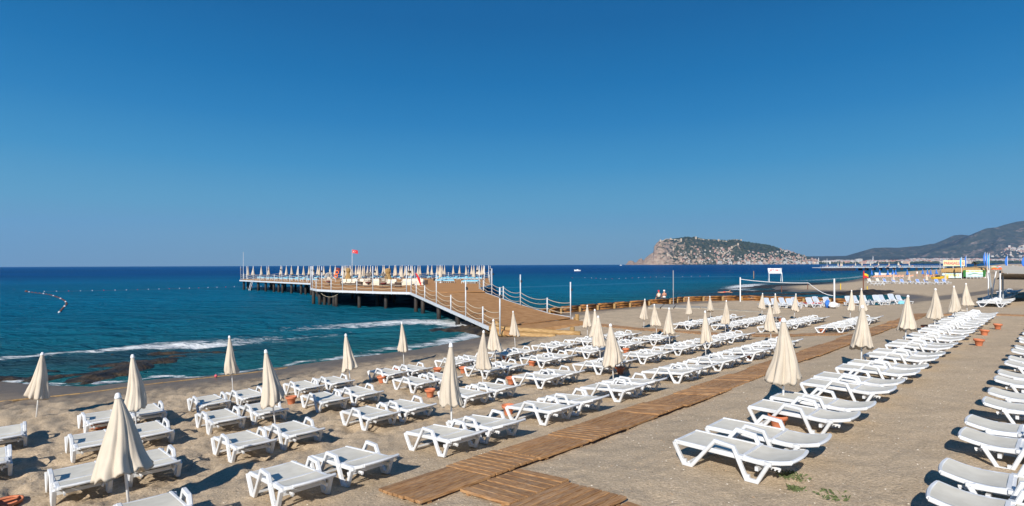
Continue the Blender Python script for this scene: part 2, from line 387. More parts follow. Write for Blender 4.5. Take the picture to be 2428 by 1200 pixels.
swash = np.exp(-((off - .35 - (fbm(U * .35, V * .35, 22, 3) - .5) * 2.2) / .42) ** 2) * .85 * (RR < 60)
foam = np.maximum(foam, swash)
# long pale streaks further out, added to the water tint
pale_streaks = seg_band(X, Y, [(-8, 116, .6), (8, 128, 1), (38, 150, .7), (60, 160, 0)], 2.5) + seg_band(X, Y, [(60, 210, 1), (110, 230, .6)], 4)
# shallow reefs seen through the water
shoal = np.clip(seg_band(X, Y, [(-40, 20, 1), (-27, 27, 1), (-21, 30.5, 1), (-19, 33, 1)], 4.2) * .75, 0, 1)
shoal = np.maximum(shoal, .95 * seg_band(X, Y, [(38, 93, 1), (52, 104, 1), (60, 118, 1), (80, 140, 1), (110, 160, .8)], 13))
shoal *= .45 + .8 * fbm(X * .22, Y * .3, 41, 4)
shoal = np.clip(shoal, 0, 1)
turb = np.exp(-np.clip(off, 0, 999) / 16)
patch = fbm(X * .012, Y * .03, 51, 4)
deep = np.array([.0003, .055, .19]); mid = np.array([.0003, .145, .255]); shal = np.array([.018, .145, .145]); reef = np.array([.035, .022, .022])
k = sstep(40, 420, RR)[..., None]
col = mid * (1 - k) + deep * k
k2 = sstep(100, 20, RR)[..., None] * .55; col = col * (1 - k2) + np.array([.006, .105, .16]) * k2
col = col * (1 - turb[..., None] * .85) + shal * turb[..., None] * .85
col = col * (.75 + .5 * patch[..., None])
col = col * (1 - .8 * shoal[..., None]) + reef * .8 * shoal[..., None]
col = col + pale_streaks[..., None] * np.array([.03, .06, .07])
mw_ = bpy.data.materials.new('sea_water'); mw_.use_nodes = True; N, L, b = nodes(mw_)
g = N.new('ShaderNodeNewGeometry')
ca = N.new('ShaderNodeAttribute'); ca.attribute_name = 'tint'; fa = N.new('ShaderNodeAttribute'); fa.attribute_name = 'foam'
mpf = N.new('ShaderNodeMapping'); mpf.inputs['Rotation'].default_value = (0, 0, R(-45)); mpf.inputs['Scale'].default_value = (1, 1.9, 1); L.new(g.outputs['Position'], mpf.inputs[0])
n1 = N.new('ShaderNodeTexNoise'); n1.inputs['Scale'].default_value = 1.1; n1.inputs['Detail'].default_value = 9; n1.inputs['Roughness'].default_value = .72; n1.inputs['Distortion'].default_value = .6
L.new(mpf.outputs[0], n1.inputs['Vector'])
cn_ = N.new('ShaderNodeMath'); cn_.operation = 'MULTIPLY_ADD'; cn_.inputs[1].default_value = 2.3; cn_.inputs[2].default_value = -.72; L.new(n1.outputs['Fac'], cn_.inputs[0])
ad = N.new('ShaderNodeMath'); ad.operation = 'ADD'; L.new(fa.outputs['Fac'], ad.inputs[0]); L.new(cn_.outputs[0], ad.inputs[1])
fr = ramp(ad.outputs[0], [(.90, (0, 0, 0)), (1.0, (.35, .35, .35))]); 
mr = N.new('ShaderNodeMapRange'); mr.inputs[1].default_value = .95; mr.inputs[2].default_value = 1.35; L.new(ad.outputs[0], mr.inputs[0])
fm = N.new('ShaderNodeMix'); fm.data_type = 'RGBA'; L.new(mr.outputs[0], fm.inputs[0]); L.new(ca.outputs['Color'], fm.inputs[6]); fm.inputs[7].default_value = (.80, .83, .84, 1)
L.new(fm.outputs[2], b.inputs['Base Color'])
rm = N.new('ShaderNodeMapRange'); L.new(mr.outputs[0], rm.inputs[0]); rm.inputs[3].default_value = .16; rm.inputs[4].default_value = .9; L.new(rm.outputs[0], b.inputs['Roughness'])
b.inputs['IOR'].default_value = 1.33; b.inputs['Specular IOR Level'].default_value = .11; b.inputs['Specular Tint'].default_value = (.45, .78, 1, 1)
mpw = N.new('ShaderNodeMapping'); mpw.inputs['Rotation'].default_value = (0, 0, R(-38)); mpw.inputs['Scale'].default_value = (.55, 1.5, 1); L.new(g.outputs['Position'], mpw.inputs[0])
w1 = N.new('ShaderNodeTexNoise'); w1.inputs['Scale'].default_value = 2.4; w1.inputs['Detail'].default_value = 6; w1.inputs['Roughness'].default_value = .62; L.new(mpw.outputs[0], w1.inputs['Vector'])
w2 = N.new('ShaderNodeTexNoise'); w2.inputs['Scale'].default_value = .22; w2.inputs['Detail'].default_value = 5; w2.inputs['Roughness'].default_value = .6; L.new(mpw.outputs[0], w2.inputs['Vector'])
b1 = N.new('ShaderNodeBump'); b1.inputs['Strength'].default_value = .75; b1.inputs['Distance'].default_value = .8; L.new(w1.outputs['Fac'], b1.inputs['Height'])
b2 = N.new('ShaderNodeBump'); b2.inputs['Strength'].default_value = .8; b2.inputs['Distance'].default_value = 3.0; L.new(w2.outputs['Fac'], b2.inputs['Height']); L.new(b1.outputs[0], b2.inputs['Normal'])
L.new(b2.outputs[0], b.inputs['Normal'])
# water = body colour plus a mirror layer that grows towards grazing angles
for l_ in list(N['Material Output'].inputs[0].links): L.remove(l_)
df = N.new('ShaderNodeBsdfDiffuse'); L.new(fm.outputs[2], df.inputs[0]); L.new(b2.outputs[0], df.inputs['Normal'])
gs = N.new('ShaderNodeBsdfGlossy'); gs.inputs['Roughness'].default_value = .12; gs.inputs['Color'].default_value = (.62, .86, 1, 1); L.new(b2.outputs[0], gs.inputs['Normal'])
fz = N.new('ShaderNodeFresnel'); fz.inputs['IOR'].default_value = 1.33; L.new(b2.outputs[0], fz.inputs['Normal'])
fk = N.new('ShaderNodeMath'); fk.operation = 'MULTIPLY'; fk.inputs[1].default_value = .52; L.new(fz.outputs[0], fk.inputs[0])
om = N.new('ShaderNodeMath'); om.operation = 'SUBTRACT'; om.inputs[0].default_value = 1; om.use_clamp = True; L.new(mr.outputs[0], om.inputs[1])
fk2 = N.new('ShaderNodeMath'); fk2.operation = 'MULTIPLY'; L.new(fk.outputs[0], fk2.inputs[0]); L.new(om.outputs[0], fk2.inputs[1])
ms_ = N.new('ShaderNodeMixShader'); L.new(fk2.outputs[0], ms_.inputs[0]); L.new(df.outputs[0], ms_.inputs[1]); L.new(gs.outputs[0], ms_.inputs[2]); L.new(ms_.outputs[0], N['Material Output'].inputs[0]); N.remove(b)
sea = obj('sea', grid_mesh('sea', X, Y, Zs, mw_, mask=(SD < 3), attrs={'tint': col, 'foam': foam}), kind='structure')

# ---- rocks: weed covered shelves standing a little out of the water
mrk = noisy('weedy_rock', (.008, .006, .004), (.062, .040, .018), 1.3, .6, bump=1.0, bscale=7, bd=.08, coord='World', c3=(.03, .022, .011), detail=8)
def rock_patch(name, x0, x1, y0, y1, hf, res=.12):
    xs = np.arange(x0, x1, res); ys = np.arange(y0, y1, res); X, Y = np.meshgrid(xs, ys); Z = hf(X, Y)
    return obj(name, grid_mesh(name, X, Y, Z, mrk, mask=(Z > -.25)), kind='structure')
def h_left(X, Y):
    ridge = seg_band(X, Y, [(-18.6, 22.6, .45), (-18.9, 24.2, .9), (-18.4, 25.6, 1.1), (-18.6, 27.2, 1.1), (-18.6, 28.8, 1.0), (-19.0, 30.6, .5)], .75) * .30
    ridge = np.maximum(ridge, seg_band(X, Y, [(-23.8, 29.6, .5), (-21.5, 31.8, .9), (-18.2, 32.8, .9), (-17.2, 32.6, .5)], .55) * .18)
    low = seg_band(X, Y, [(-34, 18.5, .8), (-27, 22.2, .9), (-22, 25.6, 1), (-19.5, 28, 1)], 2.6) * .26
    low = low * .86; low = np.maximum(low, seg_band(X, Y, [(-24, 24.5, 1), (-21, 25, 1), (-19.3, 26.5, 1)], 1.0) * .30)
    n = fbm(X * 1.1, Y * 1.1, 61, 5) - .5; s = fbm(X * .35 + Y * .5, Y * .9, 62, 4) - .5
    z = -.235 + ridge * (1 + 1.2 * n) + low + n * .30 + s * .34
    z = np.where(z > .08, .08 + (z - .08) * .45, z)
    return z + (fbm(X * 3.2, Y * 3.2, 63, 4) - .5) * .16 * (z > -.15)
rock_patch('rock_shelf', -40, -15, 16, 36, h_left, .11)
def h_right(X, Y):
    # pools between bands of reef in front of the far sand spit
    a = seg_band(X, Y, [(38, 88, .6), (46, 90, 1), (55, 93, 1), (60, 95, 1)], 2.0) * .50
    a = np.maximum(a, seg_band(X, Y, [(36, 97, .5), (45, 100, 1), (54, 104, 1)], 3.0) * .36)
    a = np.maximum(a, seg_band(X, Y, [(42, 110, .6), (54, 118, 1), (62, 128, .9), (80, 141, .9), (110, 168, .7)], 4.0) * .36)
    n = fbm(X * .45, Y * .6, 71, 5) - .5; s = fbm(X * .10, Y * .35, 72, 4) - .5
    return -.28 + a + n * .22 + s * .45
rock_patch('rock_shelf', 30, 118, 84, 176, h_right, .42)
def h_pier(X, Y):
    a = seg_band(X, Y, [(-5.6, 42.5, .7), (-3.4, 42.5, 1), (-1.6, 40.6, 1.1), (-1.0, 39.2, .9)], 1.5) * .62
    return -.3 + a * (1 + .8 * (fbm(X * 1.2, Y * 1.2, 81, 4) - .5)) + (fbm(X * 2, Y * 2, 82, 4) - .5) * .3
rock_patch('rock_shelf', -10, 2.5, 36.5, 47, h_pier, .12)
def h_inlet(X, Y):
    a = seg_band(X, Y, [(52, 88.5, .6), (57, 90.5, 1), (62, 92, 1), (66, 94, .7)], 2.2) * .9
    return -.25 + a * (1 + .6 * (fbm(X * .7, Y * .7, 91, 4) - .5)) + (fbm(X * 1.3, Y * 1.3, 92, 4) - .5) * .25
rock_patch('rock_shelf', 46, 72, 84, 99, h_inlet, .25)

# ------------------------------------------------------------------ sun loungers
ORD = ['first', 'second', 'third', 'fourth', 'fifth', 'sixth', 'seventh', 'eighth', 'ninth', 'tenth', 'eleventh', 'twelfth', 'thirteenth', 'fourteenth', 'fifteenth', 'sixteenth', 'seventeenth', 'eighteenth', 'nineteenth']
TENS = {20: ('twentieth', 'twenty'), 30: ('thirtieth', 'thirty'), 40: ('fortieth', 'forty'), 50: ('fiftieth', 'fifty'), 60: ('sixtieth', 'sixty'), 70: ('seventieth', 'seventy')}
def ordn(n):
    if n < 20: return ORD[n - 1]
    t, r = n // 10 * 10, n % 10
    return TENS[t][0] if r == 0 else TENS[t][1] + ' ' + ORD[r - 1]
LG_L = 1.86
def side_frame_mesh(y):
    mb = MB()
    # continuous moulded bar: front leg, foot, diagonal, armrest, down to rear foot, up to the head frame
    mb.ribbon([(.03, .345), (.045, .30), (.19, .022), (.33, .022), (.73, .50), (1.02, .465), (1.21, .022), (1.37, .022), (1.53, .30)], .072, .058, y)
    s = 1 if y > 0 else -1
    mb.box((.06, y - s * .035, .335), (.09, .06, .045)); mb.box((1.52, y - s * .035, .315), (.10, .06, .05))
    mb.box((1.12, y - s * .04, .33), (.07, .09, .05))
    mb.box((.215, y, .075), (.05, .045, .05)); mb.box((1.235, y, .075), (.05, .045, .05))
    return mb.mesh('side_frame', M['white'])
SIDE = {1: side_frame_mesh(.405), -1: side_frame_mesh(-.405)}
def seat_frame_mesh():
    mb = MB()
    for s in (1, -1): mb.ribbon([(.02, .335), (1.10, .315), (1.35, .305), (1.56, .30)], .05, .072, s * .36)
    for x in (.03, 1.12): mb.box((x, 0, .33 if x < 1 else .315), (.055, .70, .045))
    mb.box((.55, 0, .28), (.04, .70, .03)); mb.box((1.35, 0, .20), (.05, .76, .06)); mb.box((.27, 0, .05), (.035, .78, .03))
    return mb.mesh('seat_frame', M['white'])
def sling_mesh(pts, w, arch=0.0):
    vs = []; fs = []; n = 8
    for i, (x, z) in enumerate(pts):
        for k in range(n + 1):
            t = k / n * 2 - 1; e = arch * (1 - t * t) if i == len(pts) - 1 else 0
            vs.append((x + e, t * w / 2, z - .012 * (1 - t * t)))
    for i in range(len(pts) - 1):
        for k in range(n): a = i * (n + 1) + k; fs.append((a, a + 1, a + n + 2, a + n + 1))
    return MB().add(vs, fs)
BACKP = [(0, 0.0), (.18, -.018), (.36, -.014), (.55, .022), (.70, .062)]
SEAT_SL = sling_mesh([(.05, .358), (.4, .352), (.8, .347), (1.08, .338)], .66).mesh('seat_sling', M['sling'], smooth=True)
SEAT_FR = seat_frame_mesh()
def back_meshes(slm):
    mb = MB()
    for s in (1, -1): mb.ribbon([(x, z - .018) for x, z in BACKP], .055, .06, s * .335)
    # arched top rail
    pts = [(.70 + .035 * (1 - (k / 4 - 1) ** 2), (k / 4 - 1) * .335, .052) for k in range(9)]
    mb.tube(pts, .027, 6); mb.box((.02, 0, -.005), (.045, .66, .035))
    fr = mb.mesh('backrest_frame', M['white'])
    sl_ = sling_mesh([(x, z + .014) for x, z in BACKP], .63, .03).mesh('backrest_sling', slm, smooth=True)
    return fr, sl_
BK_FR, BK_SL = back_meshes(M['sling'])
_, BK_BLUE = back_meshes(M['sling_blue']); _, BK_CUSH = back_meshes(M['cloth_blue'])
RATCH = []
for s in (1, -1):
    mb = MB(); mb.ribbon([(1.38, .27), (1.66, .235)], .03, .035, s * .27)
    for k in range(5): mb.box((1.42 + .055 * k, s * .27, .238 - .006 * k), (.022, .03, .03), (0, R(30), 0))
    RATCH.append(mb.mesh('ratchet_bar', M['white']))
def make_lounger(name='sun_lounger', angle=0, bsl=None, seat=None):
    t = thing(name, 'x', 'sun lounger')
    obj('side_frame', SIDE[1], t); obj('side_frame', SIDE[-1], t); sf = obj('seat_frame', SEAT_FR, t)
    obj('seat_sling', seat or SEAT_SL, t)
    bk = obj('backrest', BK_FR, t, loc=(1.13, 0, .345), rot=(0, -angle, 0)); obj('backrest_sling', bsl or BK_SL, bk)
    for q in RATCH: obj('ratchet_bar', q, t)
    return t
def place(o, x, y, rz, dz=0.0, flip=False, jitter=0.022, slope_len=1.1):
    c, s = math.cos(rz), math.sin(rz)
    za = gz(x + c * .26, y + s * .26); zb = gz(x + c * 1.29, y + s * 1.29); sl_ = (zb - za) / 1.03
    o.location = (x, y, za - sl_ * .26 + dz)
    o.rotation_euler = (random.gauss(0, .006), -math.atan(sl_), rz + random.gauss(0, jitter))
PROTO = make_lounger(); first = [True]
ROWS = [  # name for labels, foot v, flipped, pair starts in u
    ('row at the right edge of the photo', -.60, True, [4.9, 8.1, 11.3, 14.5, 17.5, 20.5, 23.6, 26.6, 29.6, 32.6, 35.6, 38.6]),
    ('long row right of the boardwalk', 4.62, False, [8.25, 11.35, 14.45, 17.3, 20.3, 23.4, 26.4, 29.3, 32.2, 35.0, 37.8, 40.3]),
    ('row left of the boardwalk', 10.02, False, [.33, 3.38, 6.6, 9.65, 12.65, 15.95, 18.75, 21.6, 24.4]),
    ('second row left of the boardwalk', 13.98, False, [-2.0, 1.0, 3.95, 7.15, 10.45, 13.75, 17.15, 20.3, 23.3, 26.2, 29.0]),
    ('third row left of the boardwalk', 17.33, False, [-1.35, 1.65, 4.5, 7.55, 10.95, 14.3, 17.5, 20.7, 23.7, 26.7]),
    ('row nearest the sea', 20.05, False, [-.95, 2.15, 4.95, 8.05, 11.5, 14.85, 18.0, 21.2, 24.2, 27.2]),
    ('back block row beside the boardwalk', 10.0, False, [33.9, 36.7, 39.5]),
    ('back block second row from boardwalk', 13.8, False, [35.3, 38.2, 41.1, 43.0]),
    ('back block third row from boardwalk', 17.2, False, [36.0, 38.9, 41.8, 43.6]),
    ('back block row nearest the wall', 20.0, False, [35.7, 38.6, 41.5, 43.5]),
]
PITCH = 1.13
for rname, fv, flip, starts in ROWS:
    for i, u0 in enumerate(starts):
        lone = (i == len(starts) - 1 and rname.startswith('back') and len(starts) == 4)
        for k in range(1 if lone else 2):
            o = PROTO if first[0] else copy_tree(PROTO); first[0] = False
            jit = random.uniform(-.04, .04)
            uc = u0 + .44 + k * PITCH + random.uniform(-.03, .03)
            which = 'single' if lone else ('nearer' if k == 0 else 'farther')
            lab = 'white beige lounger, %s of pair %s, %s' % (which, ordn(i + 1), rname) if not lone else 'white beige lounger, last single one, %s' % rname
            tag(o, lab, 'sun lounger', 'white sun loungers in rows on the sand')
            if flip:
                x, y = uv2xy(uc, -.62 + jit); place(o, x, y, RZ + math.pi, slope_len=1)
            else:
                x, y = uv2xy(uc, fv + jit); place(o, x, y, RZ)

# ------------------------------------------------------------------ closed parasols
def canopy_mesh(seed, depth=.20, wide=1.0, slant=.06, twist=.5):
    rnd = random.Random(seed); n = 96; m = 26; vs = []; fs = []
    ph = [rnd.uniform(0, 6.28) for _ in range(6)]; notch = rnd.uniform(0, 6.28)
    for i in range(m + 1):
        t = i / m
        for k in range(n):
            a = 2 * math.pi * k / n
            Rb = (.030 + .262 * wide * (t ** .95))
            fold = depth * 1.35 * (t ** .7) * (abs(math.sin(4 * a + ph[0] + twist * t + .5 * math.sin(2 * a + ph[5]))) ** .6 - .6)
            fold += .11 * t * math.sin(2 * a + ph[1] - t) + .06 * t * math.sin(5 * a + ph[3] + 3 * t) + .035 * t * math.sin(13 * a + ph[2] + 2 * t) + .02 * t * math.sin(23 * a + ph[4] + 5 * t)
            fold += (.075 * math.sin(3 * a + 9 * t + ph[2]) * math.sin(7 * t + ph[3]) + .05 * math.sin(7 * a - 11 * t + ph[0])) * max(0, t - .25)
            r = Rb * (1 + fold)
            z = 2.02 - 1.38 * t
            hem = (.05 * math.sin(4 * a + ph[0] + twist) ** 2 + slant * math.cos(a + ph[3]) + .10 * math.exp(-((math.sin((a - notch) / 2)) / .10) ** 2) + .02 * math.sin(9 * a + ph[5])) * max(0, (t - .62) / .38) ** 1.3
            vs.append((r * math.cos(a) + .045 * math.sin(3.2 * t + ph[4]) * t, r * math.sin(a) + .04 * math.sin(4 * t + ph[5]) * t, z + hem))
    for i in range(m):
        for k in range(n):
            k2 = (k + 1) % n; fs.append((i * n + k, (i + 1) * n + k, (i + 1) * n + k2, i * n + k2))
    mb = MB().add(vs, fs)
    # inner lining turned in at the hem so that the cloth has thickness
    b0 = m * n; vs2 = [(p[0] * .90, p[1] * .90, p[2] + .012) for p in vs[b0:b0 + n]] + [(p[0] * .35, p[1] * .35, p[2] + .45) for p in vs[b0:b0 + n]]
    base = len(mb.v); mb.add(vs2, [(k, n + k, n + (k + 1) % n, (k + 1) % n) for k in range(n)])
    mb.add([], []); mb.f += [(b0 + k, base + k, base + (k + 1) % n, b0 + (k + 1) % n) for k in range(n)]; mb.mi += [0] * n
    return mb.mesh('canopy', M['canopy'], smooth=True)
CAN = [canopy_mesh(s, depth=d, wide=w, slant=sl_, twist=tw) for s, d, w, sl_, tw in ((1, .20, 1.0, .05, .4), (2, .26, 1.05, .07, .9), (5, .16, 1.0, .04, .2), (9, .30, .98, .06, -.7), (12, .22, 1.08, .09, 1.2))]
CAN_BIG = canopy_mesh(21, depth=.26, wide=1.32, slant=.10, twist=1.0)
mb = MB(); mb.tube([(0, 0, -.3), (0, 0, 2.0)], .021, 10); POLE = mb.mesh('pole', M['pole'], smooth=True)
mb = MB(); mb.lathe([(.05, 1.965), (.052, 1.985), (.036, 2.045), (.016, 2.062)], 12); CAP = mb.mesh('tip_cap', M['pole'], smooth=True)
mb = MB(); mb.lathe([(.23, 0), (.235, .05), (.06, .10), (.035, .25)], 14); BASE = mb.mesh('base_block', M['white'], smooth=True)
mb = MB(); mb.box((0, 0, 0), (.46, .46, .03)); mb.lathe([(.03, -.06), (.03, .04)], 8); TRAY = mb.mesh('side_tray', M['white'])
def make_umb(label, ci, x, y, z, H, lean, group, sxy=1.0, canopy=None, base=False, spin=None, leany=0.0, name='closed_parasol'):
    t = thing(name, label, 'parasol', (x, y, z), 0, group)
    m = Matrix.Rotation(math.atan2(lean, H), 3, 'Y') @ Matrix.Rotation(-leany, 3, 'X') @ Matrix.Rotation(random.uniform(0, 6.28) if spin is None else spin, 3, 'Z')
    t.rotation_euler = m.to_euler(); t.scale = (sxy, sxy, H / 2.05)
    obj('pole', POLE, t); obj('canopy', canopy or CAN[ci % len(CAN)], t); obj('tip_cap', CAP, t)
    if base: obj('base_block', BASE, t); 
    return t
UMB = [  # x, y, H, lean, label, width factor
    (-6.35, 9.08, 1.98, -.19, 'widest cream parasol, closed, nearest the camera at lower left', 1.0),
    (-14.93, 17.19, 2.04, .20, 'closed cream parasol at the left edge against the sea', 1.02),
    (-10.32, 15.04, 2.13, -.10, 'closed cream parasol just behind the nearest one at left', 1.0),
    (-10.60, 20.79, 2.08, -.13, 'slim closed cream parasol by the shoreline, second along the sea row', .82),
    (-6.54, 15.13, 2.14, -.27, 'closed cream parasol leaning left in front of a terracotta pot', .95),
    (-6.11, 20.73, 2.03, -.19, 'closed cream parasol in the sea row, right of the surf and leaning left', .95),
    (-5.20, 26.30, 2.00, -.10, 'small closed cream parasol by the shore below the pier middle', .85),
    (-1.42, 12.76, 2.14, -.01, 'tall closed cream parasol standing behind the pair nearest the boardwalk corner', 1.0),
    (-1.09, 20.10, 2.03, .04, 'closed cream parasol below the foot of the gangway, wide hem', .95),
    (-.77, 25.50, 2.06, -.11, 'closed cream parasol half hidden behind another below the gangway', 1.05),
    (.17, 31.40, 2.08, -.12, 'closed cream parasol in front of the two logs at the gangway foot', .95),
    (4.84, 35.34, 2.09, 0.0, 'farthest of four overlapping closed cream parasols, left of the others', .95),
    (4.49, 29.46, 2.15, -.05, 'second farthest of four overlapping closed cream parasols mid beach', 1.0),
    (4.13, 25.72, 2.04, -.10, 'closed cream parasol behind the nearest of the overlapping four', 1.15),
    (3.55, 19.26, 2.03, -.10, 'nearest of four overlapping closed parasols, pot beside its hem', 1.12),
    (9.70, 40.43, 2.15, .09, 'narrow closed cream parasol alone on open sand before the wall', .90),
    (9.21, 34.92, 2.04, -.16, 'closed cream parasol middle of the mid beach three', 1.05),
    (8.46, 29.49, 2.09, -.02, 'closed cream parasol with a torn dark hem line', 1.12),
    (14.24, 44.29, 2.01, .03, 'small closed parasol in the back block nearest the concrete slab', .92),
    (16.97, 46.94, 1.95, -.04, 'small closed parasol in the back block below the floating swimmer', .95),
    (8.51, 24.12, 2.06, -.02, 'slim closed parasol with open notch in the hem, centre right', .85),
    (13.52, 34.81, 2.14, .08, 'closed parasol in the second row of the back block, middle', .88),
    (21.89, 48.07, 2.03, .07, 'leftmost of three closed parasols under the jet ski board', .95),
    (19.67, 40.85, 2.23, -.06, 'middle of three closed parasols under the jet ski board', .92),
    (13.13, 27.81, 2.01, -.06, 'closed parasol just behind the tallest right hand parasol', .95),
    (22.60, 43.98, 2.06, .17, 'rightmost of three closed parasols under the jet ski board', .90),
    (6.06, 12.27, 2.06, .01, 'large closed parasol right of the boardwalk with a split hem', 1.08),
    (25.09, 40.72, 2.16, .13, 'closed parasol in front of the tidal inlet, leaning right', .92),
    (23.52, 36.79, 2.24, -.08, 'closed parasol half hidden behind the second boardwalk parasol', .9),
    (10.85, 17.06, 1.98, .05, 'second parasol along the row right of the boardwalk, closed', 1.02),
    (15.47, 21.60, 2.03, .13, 'third parasol along the row right of the boardwalk, closed', 1.0),
    (20.18, 26.20, 2.08, .05, 'fourth parasol along the row right of the boardwalk, closed', 1.0),
    (23.90, 29.60, 2.05, -.05, 'fifth parasol along the row right of the boardwalk, closed', .92),
    (28.53, 34.37, 2.02, -.08, 'sixth and last closed parasol along the row right of the boardwalk', .98),
]
for i, (x, y, H, ln, lab, wf) in enumerate(UMB):
    make_umb(lab, i * 2 + 1, x, y, gz(x, y), H, ln, 'closed cream parasols on the beach', wf, canopy=CAN_BIG if i == 0 else None, spin={0: 2.2}.get(i))

# ------------------------------------------------------------------ terracotta pots
mb = MB(); mb.lathe([(.09, 0), (.125, .16), (.128, .162), (.155, .165), (.165, .235), (.15, .235), (.135, .19), (.13, .17)], 22, close=False)
mb.add([(.09 * math.cos(k * math.pi / 8), .09 * math.sin(k * math.pi / 8), .001) for k in range(16)], [tuple(range(16))[::-1]])
POTB = mb.mesh('pot_body', M['pot'], smooth=True)
mb = MB(); mb.lathe([(.01, .175), (.132, .178)], 16, close=False); SOIL = mb.mesh('soil', M['soil'])
mb = MB(); mb.lathe([(.09, 0), (.20, .035), (.225, .05), (.235, .085), (.215, .085), (.20, .06)], 22, close=False); DISH = mb.mesh('pot_body', M['pot'], smooth=True)
POTS = [(-7.29, 18.06, 'pot beside the leaning parasol at left', 0), (-5.15, 21.60, 'pot before the pair under the shore parasol', 0), (-5.0, 23.6, 'pot between two pairs under the shore parasol', 0),
        (-2.78, 18.52, 'pot left of the tall parasol hem', 0), (-.11, 14.83, 'pot at the foot corner of a lounger by the third pair', 0), (.86, 24.38, 'pot with a white foot beside it right of gangway parasols', 0),
        (-.32, 26.34, 'pot under the lounger below the gangway parasol', 0), (4.15, 21.1, 'pot at the hem of the nearest overlapping parasol', 0), (5.30, 10.95, 'wide pot between the nearest right pairs', 1),
        (-11.81, 15.61, 'shallow pot dish with dry twigs between left loungers', 1), (-9.14, 9.86, 'broad pot cut by the lower left corner', 1), (-3.19, 23.18, 'half hidden pot behind loungers left of the tall parasol', 0),
        (-2.08, 23.17, 'half hidden pot behind loungers right of the tall parasol', 0), (-.05, 20.22, 'pot behind the arm of a third row lounger', 0), (12.16, 40.02, 'pot at the first lounger of the back block', 0),
        (6.95, 33.60, 'pot under the loungers behind the overlapping parasols', 0), (5.68, 27.43, 'pot beside a lounger leg mid beach', 0), (20.61, 42.13, 'pot right of the middle back block parasol', 0),
        (17.47, 30.89, 'pot at the corner of the lone back pair by the boardwalk', 0), (23.89, 26.98, 'farthest of three pots on the sand aisle at right', 0), (21.23, 24.66, 'middle of three pots on the sand aisle at right', 0),
        (18.39, 21.61, 'nearest of three pots on the sand aisle at right', 0), (20.62, 27.35, 'pot at the foot of the fourth right parasol', 1), (9.6, 22.3, 'pot under a lounger in the row left of boardwalk', 0)]
for (x, y, lab, kind) in POTS:
    t = thing('flower_pot', 'empty terracotta ' + lab, 'flower pot', (x, y, gz(x, y) - .012), random.uniform(0, 6), 'terracotta pots on the sand')
    sc = 1.12 if not kind else 1.15; t.scale = (sc, sc, sc); t.rotation_euler = (random.gauss(0, .03), random.gauss(0, .03), 0)
    obj('pot_body', DISH if kind and (x < -9) else POTB, t)
    if not (kind and x < -9): obj('soil', SOIL, t)

# ------------------------------------------------------------------ boardwalk of slatted panels
SL_CACHE = {}
def slat_mesh(l, w):
    key = (round(l, 2), round(w, 3))
    if key not in SL_CACHE:
        x, y, h, c = l / 2, w / 2, .042, .006
        vs = [(-x, -y, 0), (x, -y, 0), (x, y, 0), (-x, y, 0), (-x, -y, h - c), (x, -y, h - c), (x, y, h - c), (-x, y, h - c), (-x + c, -y + c, h), (x - c, -y + c, h), (x - c, y - c, h), (-x + c, y - c, h)]
        fs = [(3, 2, 1, 0), (0, 1, 5, 4), (1, 2, 6, 5), (2, 3, 7, 6), (3, 0, 4, 7), (4, 5, 9, 8), (5, 6, 10, 9), (6, 7, 11, 10), (7, 4, 8, 11), (8, 9, 10, 11)]
        SL_CACHE[key] = MB().add(vs, fs).mesh('slat', M['wood'])
    return SL_CACHE[key]
def panel(u0, u1, v0, v1, along, label, group, n=8, dz=.0, rot=0.0, wood_slats=True):
    """one walkway panel; along 'u' or 'v' is the direction its slats run"""
    cu, cv = (u0 + u1) / 2, (v0 + v1) / 2; x, y = uv2xy(cu, cv); du, dv = u1 - u0, v1 - v0
    t = thing('boardwalk_panel', label, 'boardwalk panel', (x, y, gz(x, y) + .03 + dz + random.uniform(-.006, .01)), 0, group)
    e = .4; sv = (gzuv(cu, cv + e) - gzuv(cu, cv - e)) / (2 * e)
    X = Vector((EU[0], EU[1], 0)); Y = Vector((EV[0], EV[1], sv)).normalized(); Zv = X.cross(Y)
    m = Matrix((X, Y, Zv)).transposed() @ Matrix.Rotation(rot + random.gauss(0, .012), 3, 'Z') @ Matrix.Rotation(random.gauss(0, .010), 3, 'X') @ Matrix.Rotation(random.gauss(0, .010), 3, 'Y')
    t.rotation_euler = m.to_euler()
    ln, wd = (du, dv) if along == 'u' else (dv, du); w = wd / n - .028
    for k in range(n):
        off_ = (k + .5) / n * wd - wd / 2; l_ = ln - random.choice([0, 0, .01, .02])
        loc = (random.uniform(-.008, .008), off_, random.uniform(-.004, .004)) if along == 'u' else (off_, random.uniform(-.008, .008), random.uniform(-.004, .004))
        obj('slat', slat_mesh(l_, w), t, loc=loc, rot=(random.gauss(0, .008), 0, (0 if along == 'u' else R(90)) + random.gauss(0, .003)))
    mb = MB()
    for s in (-.36, .36):
        if along == 'u': mb.box((s * du, 0, -.02), (.07, dv - .06, .035))
        else: mb.box((0, s * dv, -.02), (du - .06, .07, .035))
    obj('bearer', mb.mesh('bearer', M['wood']), t)
    return t
cnt = 0; u = 4.66; lens = []
